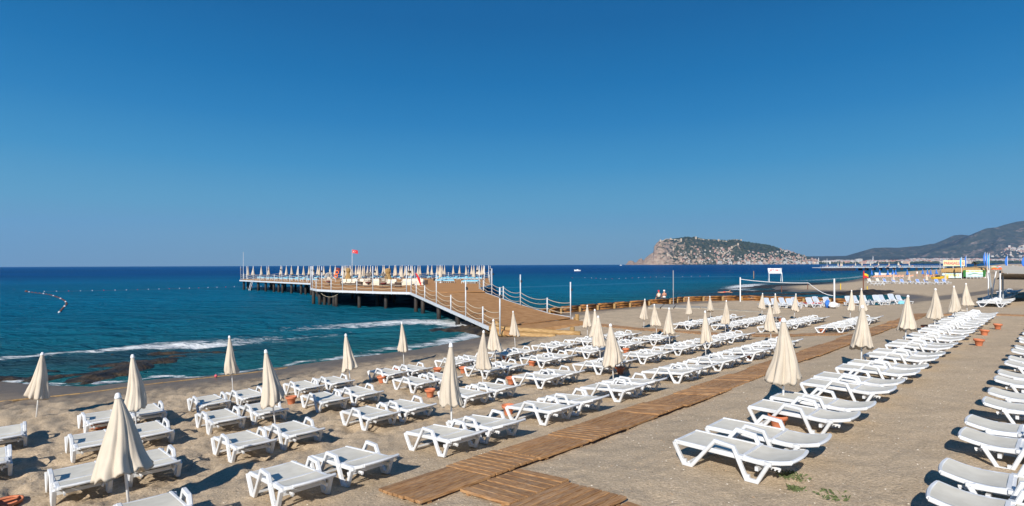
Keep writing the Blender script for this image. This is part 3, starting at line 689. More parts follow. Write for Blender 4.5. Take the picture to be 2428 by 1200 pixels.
while u < 46.5:
    l_ = 1.42 if cnt == 0 else (1.20 if cnt % 2 else 1.40)
    wob_ = .05 * math.sin(cnt * 1.7) + .04 * math.sin(cnt * .6 + 1)
    lab = '%s panel of the long slatted boardwalk, slats running %s' % (ordn(cnt + 1) if cnt < 18 else ('number %d' % (cnt + 1)), 'lengthwise' if cnt % 2 == 0 else 'crosswise')
    if cnt >= 18: lab = 'distant boardwalk panel, %s from the far end, slats running %s' % (ordn(34 - cnt), 'lengthwise' if cnt % 2 == 0 else 'crosswise')
    panel(u, u + l_ - .01, 6.61 + wob_, 7.78 + wob_, 'u' if cnt % 2 == 0 else 'v', lab, 'slatted panels of the long boardwalk' if cnt < 18 else 'distant panels of the long boardwalk', n=8, dz=.012 if cnt % 2 else 0)
    u += l_; cnt += 1
panel(5.32, 6.60, 5.42, 6.56, 'v', 'panel branching right at the near end of the boardwalk, slats crosswise to it', 'slatted panels of the branch walkway', n=7, rot=-.03)
panel(5.18, 6.42, 4.26, 5.38, 'u', 'second panel of the branch walkway, cut by the bottom edge', 'slatted panels of the branch walkway', n=8, rot=-.03)
panel(5.10, 6.34, 3.05, 4.22, 'v', 'third panel of the branch walkway, mostly below the frame', 'slatted panels of the branch walkway', n=8, rot=-.04)
# sanded-over cross path towards the pier
v = 8.3; k = 0
while v < 26:
    uc = 32.9 + (v - 8) * .115
    panel(uc - .6, uc + .62, v, v + 1.25, 'v' if k % 2 else 'u', 'sanded panel of the cross path leading to the pier, %s from the boardwalk' % ordn(k + 1), 'panels of the cross path to the pier', n=7, dz=-.025, rot=-.11)
    v += 1.27; k += 1
k = 0
for v in np.arange(5.0, -6, -1.27):
    uc = 45.6 - k * .02
    panel(uc - .5, uc + .6, v, v + 1.25, 'v', 'panel of the far cross path behind the right row, %s from its left end' % ordn(k + 1), 'panels of the far cross path', n=7, dz=-.02); k += 1

# ------------------------------------------------------------------ pier
DZ = 2.05
pier = thing('pier', 'wooden pier deck on dark piles with rope railings reaching into the sea', 'pier', (-10, 60, 0))
pier_inv = Matrix.Translation((10, -60, 0))
def pl(p): return (p[0] + 10, p[1] - 60, p[2])
LE = [(-1.4, 38.7), (-11.2, 60.8)]                       # left edge of the gangway
def gw_z(x, y):
    s = -.405 * x + .914 * y; return .62 + np.clip((s - 37.0) / 23.0, 0, 1) * (DZ - .62)
REDGE = [(4.85, 44.7), (3.1, 46.7), (-.38, 54.7), (-3.04, 61.8), (-4.4, 71.3), (-3.3, 83)]
DECK = [(-11.2, 60.8), (-15.2, 62.6), (-21.2, 66.2), (-24.4, 69.0), (-26.7, 73), (-34, 93), (-57.5, 116), (-61, 126), (-48, 131), (-30, 130), (-5.5, 127), (-3.3, 83), (-4.4, 71.3), (-3.04, 61.8)]
def scan(poly, y):
    xs = []
    for i in range(len(poly)):
        (ax, ay), (bx, by) = poly[i], poly[(i + 1) % len(poly)]
        if (ay > y) != (by > y): xs.append(ax + (y - ay) / (by - ay) * (bx - ax))
    return sorted(xs)
mb = MB(); bw = .155; y = 60.9
while y < 131:
    xs = scan(DECK, y + bw / 2)
    for a, b_ in zip(xs[::2], xs[1::2]):
        dz = random.uniform(-.004, .004)
        mb.hexa([pl((a, y, DZ - .06)), pl((b_, y, DZ - .06)), pl((b_, y + bw - .012, DZ - .06)), pl((a, y + bw - .012, DZ - .06)),
                 pl((a, y, DZ + dz)), pl((b_, y, DZ + dz)), pl((b_, y + bw - .012, DZ + dz)), pl((a, y + bw - .012, DZ + dz))])
    y += bw
obj('deck_boards', mb.mesh('deck_boards', M['deck']), pier, kind='stuff')
# gangway boards run from the left edge to the right edge, nearly level
mb = MB(); t = 0
gl = Vector((-1.4, 38.7)); gt = Vector((-11.2, 60.8)); 
RP = [Vector(p) for p in REDGE[:4]]
RL = [0]; 
for a, b_ in zip(RP[:-1], RP[1:]): RL.append(RL[-1] + (b_ - a).length)
def rpt(t):
    d = t * RL[-1]
    for i in range(3):
        if d <= RL[i + 1] + 1e-6: return RP[i].lerp(RP[i + 1], (d - RL[i]) / (RL[i + 1] - RL[i]))
    return RP[-1]
nb = 150
for k in range(nb):
    a0, a1 = k / nb, (k + .93) / nb; p = [gl.lerp(gt, a0), rpt(a0), rpt(a1), gl.lerp(gt, a1)]
    dz = random.uniform(-.005, .005)
    lo_ = [pl((q.x, q.y, gw_z(q.x, q.y) - .06)) for q in p]; hi_ = [pl((q.x, q.y, gw_z(q.x, q.y) + dz)) for q in p]
    mb.hexa(lo_ + hi_)
obj('gangway_boards', mb.mesh('gangway_boards', M['deck2']), pier, kind='stuff')
mb = MB(); mb.hexa([pl(q) for q in [(-1.4, 38.7, .40), (4.85, 44.7, .40), (6.2, 43.4, .2), (-.2, 37.2, .2), (-1.4, 38.72, .60), (4.85, 44.72, .60), (6.0, 43.6, .46), (-.2, 37.4, .46)]])
obj('ramp_foot', mb.mesh('ramp_foot', M['deck2']), pier)
# under-deck cross beams carrying the boards, and pale edge beam
def beam(name, pts, w, h, mt, dz):
    mb = MB()
    for a, b_ in zip(pts[:-1], pts[1:]):
        a = Vector(a); b_ = Vector(b_); d = b_ - a; n = Vector((-d.y, d.x, 0)).normalized() * (w / 2)
        lo_ = [a - n, b_ - n, b_ + n, a + n]
        mb.hexa([pl((q.x, q.y, q.z + dz - h)) for q in lo_] + [pl((q.x, q.y, q.z + dz)) for q in lo_])
    return obj(name, mb.mesh(name, mt), pier)
edge3 = [(-1.4, 38.7, .62), (-6.3, 49.75, 1.33), (-11.2, 60.8, DZ)] + [(x, y, DZ) for x, y in DECK[1:9]]
def gzz(p): return (p[0], p[1], float(gw_z(p[0], p[1])))
beam('edge_beam', [(x - .1, y - .05, z) for x, y, z in edge3], .12, .26, M['galv'], .02)
beam('edge_beam', [(x + .1, y, float(gw_z(x, y))) for x, y in REDGE] + [(-5.4, 127, DZ)], .12, .24, M['galv'], .02)
jj = 0
for yy in np.arange(63, 128, 4.6):
    xs = scan(DECK, yy)
    if len(xs) >= 2: beam('cross_beam', [(xs[0] + .3, yy, DZ - .062), (xs[-1] - .3, yy, DZ - .062)], .26, .34, M['pile'], 0)
for a in np.arange(.08, 1, .16):
    p = gl.lerp(gt, a); q = rpt(a); beam('cross_beam', [(p.x, p.y, float(gw_z(p.x, p.y)) - .07), (q.x, q.y, float(gw_z(q.x, q.y)) - .07)], .22, .26, M['pile'], 0)
PILE = {}
def pile(x, y, ztop, r=.21):
    key = round(ztop, 1)
    if key not in PILE: mb = MB(); mb.tube([(0, 0, -1.6), (0, 0, ztop * .4), (0, 0, ztop)], [r, r, r], 12); PILE[key] = mb.mesh('pile', M['pile'], smooth=True)
    return obj('pile', PILE[key], pier, loc=pl((x, y, 0)))
cnt_p = 0
for x, y in [(-6.9, 51.6), (-9.2, 56.5), (-10.6, 60.4), (-10.0, 61.3), (-4.6, 46.3), (-3.0, 43.0), (-2.8, 52.0), (-5.8, 57.5), (-1.0, 48.2), (1.2, 49.5), (-3.4, 60.5)]:
    pile(x, y, float(gw_z(x, y)) - .1)
for x, y in [(-14.6, 63.4), (-18.2, 65.3), (-21.6, 67.4), (-24.9, 71.0), (-26.0, 71.8), (-24.0, 70.2), (-23.2, 69.6)]: pile(x, y, DZ - .08)
for yy in np.arange(68, 122, 7.2):
    xs = scan(DECK, yy)
    for xx in np.arange(xs[0] + 1.2, xs[-1], 5.2): pile(xx + random.uniform(-.3, .3), yy, DZ - .08)
for q in range(9):
    a = q / 8; x, y = -34.4 - 22.6 * a, 93.9 + 22.6 * a; pile(x, y, DZ - .08, .3)
    if q % 2 == 0: pile(x + 2.4, y + 7.5, DZ - .08)
# railing: posts, lamps and ropes
POSTM = {}
def post_mesh(h, r):
    k_ = (h, r)
    if k_ not in POSTM: mb = MB(); mb.tube([(0, 0, -.32), (0, 0, h)], r, 8); POSTM[k_] = mb.mesh('railing_post', M['galv'], smooth=True)
    return POSTM[k_]
mb = MB(); mb.tube([(.06, 0, 0), (.22, 0, .03)], .03, 6); mb.lathe([(.05, -.20), (.10, -.18), (.09, -.02), (.03, .03)], 8, cx=.26); LAMP = mb.mesh('spot_lamp', M['black'])
def rope_mesh(a, b_, sag):
    pts = []
    for k in range(9):
        t = k / 8; pts.append((a[0] + (b_[0] - a[0]) * t, a[1] + (b_[1] - a[1]) * t, a[2] + (b_[2] - a[2]) * t - sag * 4 * t * (1 - t)))
    mb = MB(); mb.tube([pl(p) for p in pts], .022, 5, cap=False); return mb.mesh('rope', M['rope'], smooth=True)
def railing(pts, lampside=1, ropes=True, tall=2.9, short=1.32):
    """pts: (x, y, z, is_tall)"""
    prev = None
    for (x, y, z, tl) in pts:
        ps = obj('railing_post', post_mesh(tall if tl else short, .052 if tl else .058), pier, loc=pl((x, y, z)))
        if tl: obj('spot_lamp', LAMP, ps, loc=(0, 0, tall - .55), rot=(0, 0, random.uniform(0, 6.28)))
        if prev and ropes:
            d = math.dist(prev[:2], (x, y))
            for hh in (.42, .82, 1.22): obj('rope', rope_mesh((prev[0], prev[1], prev[2] + hh), (x, y, z + hh), .055 * d), pier)
        prev = (x, y, z)
def along(a, b_, ts): return [(a[0] + (b_[0] - a[0]) * t, a[1] + (b_[1] - a[1]) * t) for t in ts]
def invray(px, a, b_):     # parameter on the ground line a-b met by the vertical plane of picture column px (used once to lay out posts)
    k_ = (px - 1214) / 1300; return (a[0] - k_ * a[1]) / (k_ * (b_[1] - a[1]) - (b_[0] - a[0]))
gpx = [(1185, 1), (1144.5, 0), (1104, 1), (1068.7, 0), (1034.5, 1), (1007, 0), (987, 0)]
P_ = []
for px, tl in gpx:
    t = invray(px, (-1.4, 38.7), (-11.2, 60.8)); x, y = along((-1.4, 38.7), (-11.2, 60.8), [t])[0]; P_.append((x, y, float(gw_z(x, y)), tl))
P_.append((-11.2, 60.8, DZ, 1)); railing(P_)
fr_ = [(-11.7, 61.0, 1)] ; P_ = [(-11.75, 61.05, DZ, 1)]
fr_pts = DECK[1:5]
for px, tl in [(928, 0), (884, 1), (846, 0), (812, 1), (785, 0), (763, 1), (749.5, 0), (741, 1)]:
    best = None; F_ = [(-11.2, 60.8)] + DECK[1:5]
    for a, b_ in zip(F_[:-1], F_[1:]):
        t = invray(px, a, b_)
        if -.05 <= t <= 1.05: best = along(a, b_, [t])[0]; break
    if best is None: best = F_[-1]
    P_.append((best[0], best[1], DZ, tl))
railing(P_)
railing([(x, y, DZ, tl) for (x, y), tl in zip(along((-27.0, 73.5), (-34, 93), [0.12, .35, .6, .85, 1]), (1, 0, 1, 0, 1))])
railing([(x, y, DZ, i % 2 == 1) for i, (x, y) in enumerate(along((-34, 93), (-57.3, 115.8), np.linspace(0.05, 1, 10)))])
railing([(x, y, DZ, i % 2 == 0) for i, (x, y) in enumerate(along((-57.3, 115.8), (-61, 126), [0, .5, 1]) + along((-61, 126), (-48, 131), [.5, 1]) + along((-48, 131), (-5.5, 127), np.linspace(.12, 1, 9)))])
rp_ = []
for (x, y), tl in [((4.75, 44.6), 1), ((3.0, 46.9), 0), ((.78, 51.6), 1), ((-.9, 56.3), 0), ((-2.2, 59.6), 1), ((-3.3, 63.2), 0), ((-4.1, 68.5), 1), ((-4.3, 73), 0), ((-3.9, 77.5), 1), ((-3.3, 83), 1)]:
    rp_.append((x, y, float(gw_z(x, y)), tl))
railing(rp_)
railing([(-3.3, 83, DZ, 1), (-3.9, 95, DZ, 0), (-4.6, 108, DZ, 1), (-5.4, 126, DZ, 0)])
# swimming ladder and slack mooring rope
mb = MB()
for s in (0, .55): mb.tube([pl((-52.5 + s, 110.6 - s, 2.2)), pl((-52.9 + s, 110.0 - s, .1))], .04, 5)
for k in range(7): z = .3 + k * .28; f = (2.2 - z) / 2.1; mb.tube([pl((-52.5 - .4 * f, 110.6 - .6 * f, z)), pl((-51.95 - .4 * f, 110.05 - .6 * f, z))], .03, 5)
obj('swimming_ladder', mb.mesh('swimming_ladder', M['galv']), pier, kind='stuff')
obj('mooring_rope', rope_mesh((-24.6, 69.5, 1.9), (-20.6, 66.0, 1.9), .75), pier); obj('mooring_rope', rope_mesh((-25.6, 71, 1.9), (-24.6, 69.5, 1.9), .25), pier)

# ---- parasols, mattresses and furniture on the pier
def on_pier(px, d): return ((px - 1214) / 1300 * d, d)
pu = []
for c in (225, 303, 415, 520, 692, 770, 850, 935, 1020, 1097, 1150, 1215, 1247, 1310, 1400, 1465): px = 550 + c / 6; pu.append((px, 121 if px > 610 else 123, 0))
for c in (485, 503, 522, 545, 565, 590, 612, 655, 683, 740, 757, 800, 840, 905, 925, 990, 1012, 1072, 1135, 1155, 1205, 1275, 1315, 1340, 1365, 1430, 1462, 1555, 1602, 1672, 1700, 1735, 1765, 1872, 1950, 2035, 2103, 2175, 2200, 2225, 2255):
    pu.append((720 + c / 5.278, random.choice([106, 112, 118, 123]) if c < 1500 else random.choice([118, 121, 124]), 0))
for c in (503, 712, 1228, 1715, 2135): pu.append((720 + c / 5.278, 92, 0))
pu.sort()
for i, (px, d, _) in enumerate(pu):
    x, y = on_pier(px, d); fr = 'left arm' if px < 740 else ('middle' if px < 1000 else 'right end')
    make_umb('folded cream parasol on the pier, %s counted from its left end' % ordn(i + 1), i, x, y, DZ, 2.98 + random.uniform(-.08, .05), random.uniform(-.1, .1), 'folded parasols on the pier', .98 if px > 740 else 1.0, base=True)
mb = MB()
for s in (-.3, .3): mb.ribbon([(0, .30), (.12, .02), (.25, .02), (.5, .32), (1.2, .32), (1.35, .02), (1.48, .02), (1.62, .30)], .05, .045, s)
mb.box((.9, 0, .33), (1.8, .62, .04)); PL_FR = mb.mesh('frame', M['white'])
mb = MB(); mb.ribbon([(0, .41), (1.25, .40), (1.9, .52)], .60, .11, 0); PL_MT = mb.mesh('mattress', M['aqua'])
plist = []
for i, x in enumerate(np.arange(-49, -8, 2.05)): plist.append((x, 118 + (1.5 if i % 2 else 0), R(90), 'row along the sea edge of pier'))
for i in range(9): x, y = on_pier(1036 + i * 4.6, 93 - i * .15); plist.append((x, y, R(98), 'middle cluster at right end of pier'))
for i in range(6): x, y = on_pier(1098 + i * 6.0, 88.5); plist.append((x, y, R(82), 'near cluster by right rail of pier'))
for i in range(12): x, y = on_pier(1045 + i * 8.5, 108); plist.append((x, y, R(90), 'back line at right end of pier'))
for i in range(12): a = i / 11; plist.append((-36 - 19 * a, 101 + 19 * a, R(130), 'line on left arm of pier'))
pp = None; per = {}
for (x, y, rz, rn) in plist:
    per[rn] = per.get(rn, 0) + 1
    if pp is None: pp = o = thing('pier_lounger', 'x', 'sun lounger'); obj('frame', PL_FR, o); obj('mattress', PL_MT, o)
    else: o = copy_tree(pp)
    o.location = (x, y, DZ); o.rotation_euler = (0, 0, rz + random.gauss(0, .03))
    tag(o, 'turquoise lounger, %s from left, %s' % (ordn(per[rn]), rn), 'sun lounger', 'turquoise loungers on the pier')
def egg_chair(px, d, lab, cream=False):
    x, y = on_pier(px, d); t = thing('hanging_egg_chair', lab, 'egg chair', (x, y, DZ), random.uniform(-.4, .4), 'hanging egg chairs on the pier')
    mb = MB(); mb.tube([(.0, .75, .03), (0, .9, .8), (0, .8, 1.6), (0, .35, 2.12), (0, .02, 2.05), (0, 0, 1.95)], .04, 6); mb.lathe([(.62, 0), (.62, .05), (.1, .06)], 14)
    obj('stand', mb.mesh('stand', M['black']), t)
    n, m = 14, 10; vs = []; fs = []
    for i in range(m + 1):
        ph = math.pi * i / m; z = 1.12 + .80 * math.cos(ph); r = .58 * math.sin(ph) ** .85 if 0 < i < m else .02
        for k in range(n): a = R(-62) + (R(304)) * k / (n - 1) + R(0); vs.append((r * math.sin(a + math.pi) , r * math.cos(a + math.pi) * .85, z))
    # woven shell of crossing strands, open at the front
    mb = MB()
    for k in range(n): mb.tube([vs[i * n + k] for i in range(m + 1)], .016, 4, cap=False)
    for i in range(1, m): mb.tube([vs[i * n + k] for k in range(n)], .016, 4, cap=False)
    obj('woven_shell', mb.mesh('woven_shell', M['cushion'] if cream else M['wicker_g']), t, kind='stuff')
    mb = MB(); mb.lathe([(.15, .42), (.42, .52), (.46, .66), (.30, .72)], 14); obj('seat_cushion', mb.mesh('seat_cushion', M['cush_red'], smooth=True), t)
    mb = MB(); mb.box((0, .18, 1.02), (.46, .16, .42), (R(-12), 0, 0)); obj('back_cushion', mb.mesh('back_cushion', M['cushion']), t)
egg_chair(779, 83, 'pale hanging egg chair at the left corner of the pier platform', True)
egg_chair(873, 78, 'grey wicker hanging egg chair left of the cream armchair'); egg_chair(909, 74, 'larger grey wicker hanging egg chair nearest the front rail')
def sofa(px, d, w, lab, mt='wicker', rz=0, cush='cushion'):
    x, y = on_pier(px, d); t = thing('outdoor_sofa', lab, 'sofa', (x, y, DZ), rz, 'cushioned seats on the pier')
    mb = MB(); mb.box((0, 0, .18), (w, .85, .30)); mb.box((0, .37, .48), (w, .12, .55)); mb.box((-w / 2 + .07, 0, .42), (.13, .84, .32)); mb.box((w / 2 - .07, 0, .42), (.13, .84, .32)); mb.box((0, 0, .02), (w - .1, .7, .04))
    obj('frame', mb.mesh('frame', M[mt]), t)
    n = max(1, round(w / .85))
    for k in range(n):
        cx = -w / 2 + (k + .5) * w / n; mb = MB(); mb.box((cx, -.04, .41), (w / n * .86, .66, .14)); obj('seat_cushion', mb.mesh('seat_cushion', M[cush]), t)
        mb = MB(); mb.box((cx, .26, .70), (w / n * .84, .15, .48), (R(-12), 0, 0)); obj('back_cushion', mb.mesh('back_cushion', M[cush]), t)
sofa(827, 83, 2.4, 'brown wicker sofa with cream cushions at the left of the platform'); sofa(845, 84, 1.0, 'brown wicker armchair beside the left sofa', rz=.8)
sofa(862, 84, 1.4, 'cream cushioned seat behind the first egg chair', 'cushion'); sofa(891, 82, 1.2, 'cream armchair between the two wicker egg chairs', 'cushion')
sofa(926, 80, 1.7, 'cream cushioned seat right of the big egg chair'); sofa(964, 82, 1.4, 'cream armchair left of the gate posts', 'cushion'); sofa(984, 84, 1.2, 'white cream seat behind the gate posts', 'cushion'); sofa(995, 82, 1.3, 'cream armchair under the hanging red flag', 'cushion')
def table(px, d, lab):
    x, y = on_pier(px, d); t = thing('wicker_table', lab, 'table', (x, y, DZ)); mb = MB(); mb.box((0, 0, .60), (.9, .9, .06)); obj('table_top', mb.mesh('table_top', M['wicker']), t)
    mb = MB(); mb.box((0, 0, .29), (.8, .8, .56)); obj('table_base', mb.mesh('table_base', M['wicker']), t)
table(944, 75, 'dark wicker table right of the larger egg chair'); table(1007, 86, 'tall dark wicker table right of the red flag'); table(852, 80, 'dark wicker table beside the left sofa')
def straw(px, d, h, w, lab):
    x, y = on_pier(px, d); t = thing('straw_parasol', lab, 'straw parasol', (x, y, DZ), 0, 'folded straw parasols on the pier'); mb = MB(); mb.tube([(0, 0, 0), (0, 0, h)], .05, 8); obj('pole', mb.mesh('pole', M['brown']), t)
    n = 40; mb = MB(); vs = []; fs = []
    P = [(.12, h), (.30 * w, h - .12), (.34 * w, h - .5), (.22 * w, h - .85), (.30 * w, h - 1.1), (.48 * w, h - 1.6), (.60 * w, h - 2.0)]
    for i, (r, z) in enumerate(P):
        for k in range(n): a = 2 * math.pi * k / n; q = r * (1 + random.uniform(-.12, .12)); vs.append((q * math.cos(a), q * math.sin(a), z + (random.uniform(-.12, .1) if i == len(P) - 1 else 0)))
    for i in range(len(P) - 1):
        for k in range(n): fs.append((i * n + k, (i + 1) * n + k, (i + 1) * n + (k + 1) % n, i * n + (k + 1) % n))
    mb.add(vs, fs); obj('thatch', mb.mesh('thatch', M['straw']), t)
straw(920, 84, 2.55, 1.25, 'folded straw parasol behind the larger egg chair'); straw(825.5, 90, 2.6, 1.0, 'folded straw parasol left, among white parasols')
# flags
def cloth(name, w, h, mt, nx=14, nz=8, wave=.10, droop=0.0, seed=0, taper=0.0):
    vs = []; fs = []
    for j in range(nz + 1):
        for i in range(nx + 1):
            s = i / nx; t = j / nz; hh = h * (1 - taper * s)
            vs.append((s * w, wave * math.sin(s * 7 + seed + t * 1.3) * s, -t * hh - droop * s * s - taper * s * h * .4))
    for j in range(nz):
        for i in range(nx): a = j * (nx + 1) + i; fs.append((a, a + nx + 1, a + nx + 2, a + 1))
    me = MB().add(vs, fs).mesh(name, mt, smooth=True); return me
x, y = on_pier(835, 104); t = thing('flag_pole', 'tall flag pole with a red flag bearing a white crescent and star', 'flag pole', (x, y, DZ))
mb = MB(); mb.tube([(0, 0, 0), (0, 0, 6.1)], [.06, .035], 8); obj('pole', mb.mesh('pole', M['galv'], smooth=True), t)
fl = obj('flag', cloth('flag', 1.05, .66, M['red'], wave=.05, droop=.16), t, loc=(.04, 0, 5.98))
mb = MB(); n = 22; pts = []
for k in range(n + 1): a = R(48) + R(264) * k / n; pts.append((.36 + .155 * math.cos(a), -.058, -.36 + .155 * math.sin(a)))
for k in range(n + 1): a = R(300) - R(240) * k / n; pts.append((.40 + .122 * math.cos(a), -.058, -.36 + .122 * math.sin(a)))
m_ = len(pts); half = n + 1
vs = pts; fs = [(k, k + 1, m_ - 2 - k, m_ - 1 - k) for k in range(n)]; mb.add(vs, fs)
st = []
for k in range(10): a = R(180) + R(36) * k; r = .075 if k % 2 == 0 else .03; st.append((.60 + r * math.cos(a), -.07, -.39 + r * math.sin(a)))
mb.add(st + [(.60, -.07, -.39)], [(k, (k + 1) % 10, 10) for k in range(10)])
obj('crescent_and_star', mb.mesh('crescent_and_star', M['sign_white']), fl)
x, y = on_pier(577, 126); t = thing('mast', 'thin tall bare mast at the left tip of the pier', 'mast', (x, y, DZ)); mb = MB(); mb.tube([(0, 0, 0), (0, 0, 6.2)], [.07, .04], 8); obj('pole', mb.mesh('pole', M['galv']), t)
x, y = on_pier(983.5, 80); t = thing('flag_pole', 'short pole with a limp red flag hanging beside the gate posts', 'flag pole', (x, y, DZ)); mb = MB(); mb.tube([(0, 0, 0), (0, 0, 2.85)], .045, 8); obj('pole', mb.mesh('pole', M['galv']), t)
vs = []; fs = []
for j in range(9):
    t_ = j / 8; 
    for i in range(6): s = i / 5; vs.append((.04 + t_ * .72 + s * (.42 - .30 * abs(t_ - .35)), .10 * math.sin(i * 2.1 + j), 1.9 - t_ * 1.75 - s * .18))
for j in range(8):
    for i in range(5): a = j * 6 + i; fs.append((a, a + 6, a + 7, a + 1))
obj('flag', MB().add(vs, fs).mesh('flag', M['red'], smooth=True), t)
x, y = on_pier(799, 100); t = thing('flag_pole', 'small pole with dark red flag and lifebuoys at the left of the platform', 'flag pole', (x, y, DZ)); mb = MB(); mb.tube([(-.25, 0, 0), (-.25, 0, 2.7)], .045, 8); obj('pole', mb.mesh('pole', M['galv']), t)
obj('flag', cloth('flag', .8, .5, M['cush_red'], droop=.1), t, loc=(-.2, 0, 2.6))
def ring(R_, r_, mt, name):
    mb = MB(); mb.tube([(R_ * math.cos(2 * math.pi * k / 16), 0, R_ * math.sin(2 * math.pi * k / 16)) for k in range(17)], r_, 8, cap=False); return mb.mesh(name, mt, smooth=True)
for (dx, dz, lb) in ((.05, 1.75, 'upper'), (-.15, 1.1, 'lower')):
    t = obj('lifebuoy', ring(.30, .10, M['orange'], 'lifebuoy'), None, loc=(x + dx, y - .12, DZ + dz)); tag(t, '%s orange lifebuoy hung below the dark red flag' % lb, 'lifebuoy', 'lifebuoys on the pier')

# ------------------------------------------------------------------ timber wall round the corner of the beach
wall = thing('timber_wall', 'low wall of stacked golden brown logs and posts along the water', 'retaining wall', (22.6, 72.5, .3))
def wl(p): return (p[0] - 22.6, p[1] - 72.5, p[2] - .3)
WP = [(2.4, 52.6), (5.0, 56.4), (9.4, 60.4), (13.7, 63.9), (16.6, 66.6), (19.9, 69.3), (22.8, 73.0), (31.3, 75.0), (37.7, 71.2), (41.8, 66.4)]
def resample(P, st):
    out = [P[0]]; 
    for a, b_ in zip(P[:-1], P[1:]):
        n = max(1, round(math.dist(a, b_) / st))
        for k in range(1, n + 1): out.append((a[0] + (b_[0] - a[0]) * k / n, a[1] + (b_[1] - a[1]) * k / n))
    return out
WR = resample(WP, 2.9)
for i, (x, y) in enumerate(WR):
    g_ = gz(x, y); mb = MB(); mb.tube([wl((x, y - .25, g_ - .4)), wl((x, y - .25, (gz(x, y) + .52) + random.uniform(0, .06)))], .15, 9); obj('post', mb.mesh('post', M['log']), wall)
for a, b_ in zip(WR[:-1], WR[1:]):
    for z in (.10, .36, .62): 
        mb = MB(); e = random.uniform(-.03, .03); mb.tube([wl((a[0], a[1], z + e)), wl(((a[0] + b_[0]) / 2, (a[1] + b_[1]) / 2, z + e + random.uniform(-.02, .02))), wl((b_[0], b_[1], z - e))], .135, 9); obj('log', mb.mesh('log', M['log_wet'], smooth=True), wall)
# two logs and stumps at the gangway foot
def log_thing(a, b_, r, lab, mt='log'):
    mid = [(a[i] + b_[i]) / 2 for i in range(3)]; d = Vector(b_) - Vector(a); n = 10; pts = []
    for k in range(n + 1): t = k / n - .5; pts.append((d.length * t, random.uniform(-.012, .012), random.uniform(-.012, .012)))
    o = obj('log', MB().tube(pts, [r * random.uniform(.95, 1.05) for _ in pts], 12).mesh('log', M[mt], smooth=True), None, loc=mid)
    o.rotation_euler = d.to_track_quat('X', 'Z').to_euler(); tag(o, lab, 'log'); return o
log_thing((-1.6, 38.6, .60), (4.6, 37.0, .36), .19, 'upper pale log lying on the sand at the gangway foot')
log_thing((-1.5, 38.2, .28), (2.9, 36.6, .25), .19, 'lower log half buried under the upper one at the gangway foot')
log_thing((1.8, 47.6, .55), (5.1, 44.9, .55), .17, 'log along the right side of the gangway end')
def stump(x, y, z0, z1, r, lab):
    o = obj('wooden_post', MB().tube([(0, 0, 0), (0, 0, z1 - z0)], r, 12).mesh('wooden_post', M['log'], smooth=False), None, loc=(x, y, z0)); tag(o, lab, 'post')
stump(4.15, 37.9, gz(4.15, 37.9) - .2, gz(4.15, 37.9) + .42, .17, 'squared wooden post at the right end of the long log')
stump(-1.05, 38.6, .2, 1.12, .16, 'round wooden post beside the last left railing post'); stump(5.3, 44.8, .3, 1.0, .17, 'thick wooden post behind the last right railing post')
# buried timber edging near the waterline
edg = thing('timber_edging', 'thin yellowish timber edging half buried along the wet sand', 'edging', (*uv2xy(5, 26.8), .2))
ep = [(0.2, 27.05), (1.6, 26.95), (3.0, 26.8), (4.4, 26.85), (5.8, 26.95), (7.2, 27.0), (8.4, 26.85), (9.6, 26.75), (11, 26.8)]
ex, ey = uv2xy(5, 26.8)
for a, b_ in zip(ep[:-1], ep[1:]):
    p, q = P3(*a), P3(*b_); mb = MB(); mb.tube([(p[0] - ex, p[1] - ey, p[2] - .215), (q[0] - ex, q[1] - ey, q[2] - .20)], .035, 7); obj('timber', mb.mesh('timber', M['log']), edg)
# concrete slab
sl_ = thing('concrete_slab', 'cracked pale concrete block edge half buried in the beach', 'concrete slab', (17.9, 59.5, gz(17.9, 59.5)))
for k in range(5):
    mb = MB(); mb.box((-2.0 + k * 1.28, 1.0 - .35 * k, -.05 + .015 * (k % 2)), (1.22, 5.5 - .9 * k, .42 - .05 * k), (0, R(1.5), R(-20))); obj('block', mb.mesh('block', M['concrete']), sl_)
mb = MB(); mb.box((5.2, -5.4, -.02), (.35, 9.0, .26), (0, 0, R(38))); obj('kerb', mb.mesh('kerb', M['concrete']), sl_)
mb = MB(); mb.tube([(0, 0, -.3), (0, 0, 4.15)], .05, 8)
x, y = 19.7, 67.0; o = obj('steel_pole', mb.mesh('steel_pole', M['steel']), None, loc=(x, y, gz(x, y))); tag(o, 'tall thin grey steel pole standing on the beach near the wall corner', 'pole')
# volleyball net
vb = thing('volleyball_net', 'beach volleyball net band sagging between two white posts', 'volleyball net', (31, 63, .5))
z1 = gz(28.8, 69.2); z2 = gz(33.56, 57.1)
for (x, y, z, h) in ((28.8, 69.2, z1, 3.05), (33.56, 57.1, z2, 2.95)):
    mb = MB(); mb.tube([(0, 0, -.2), (0, 0, h)], .075, 8); obj('post', mb.mesh('post', M['pole']), vb, loc=(x - 31, y - 63, z - .5))
def band(pts, h, name):
    vs = []; fs = []
    for p in pts: vs += [(p[0] - 31, p[1] - 63, p[2] - .5), (p[0] - 31, p[1] - 63, p[2] - .5 - h)]
    for i in range(len(pts) - 1): fs.append((2 * i, 2 * i + 1, 2 * i + 3, 2 * i + 2))
    n0 = len(vs); vs += [(a + .02, b_ + .01, c) for a, b_, c in vs]; fs += [tuple(q + n0 for q in f[::-1]) for f in fs]
    return obj(name, MB().add(vs, fs).mesh(name, M['sign_white']), vb)
pts = []
for k in range(13): t = k / 12; x = 28.8 + (32.4 - 28.8) * t; y = 69.2 + (60.0 - 69.2) * t; pts.append((x, y, z1 + 2.85 + (z2 + 2.45 - z1 - 2.85) * t - .30 * 4 * t * (1 - t) * .5))
band(pts, .07, 'net_band')
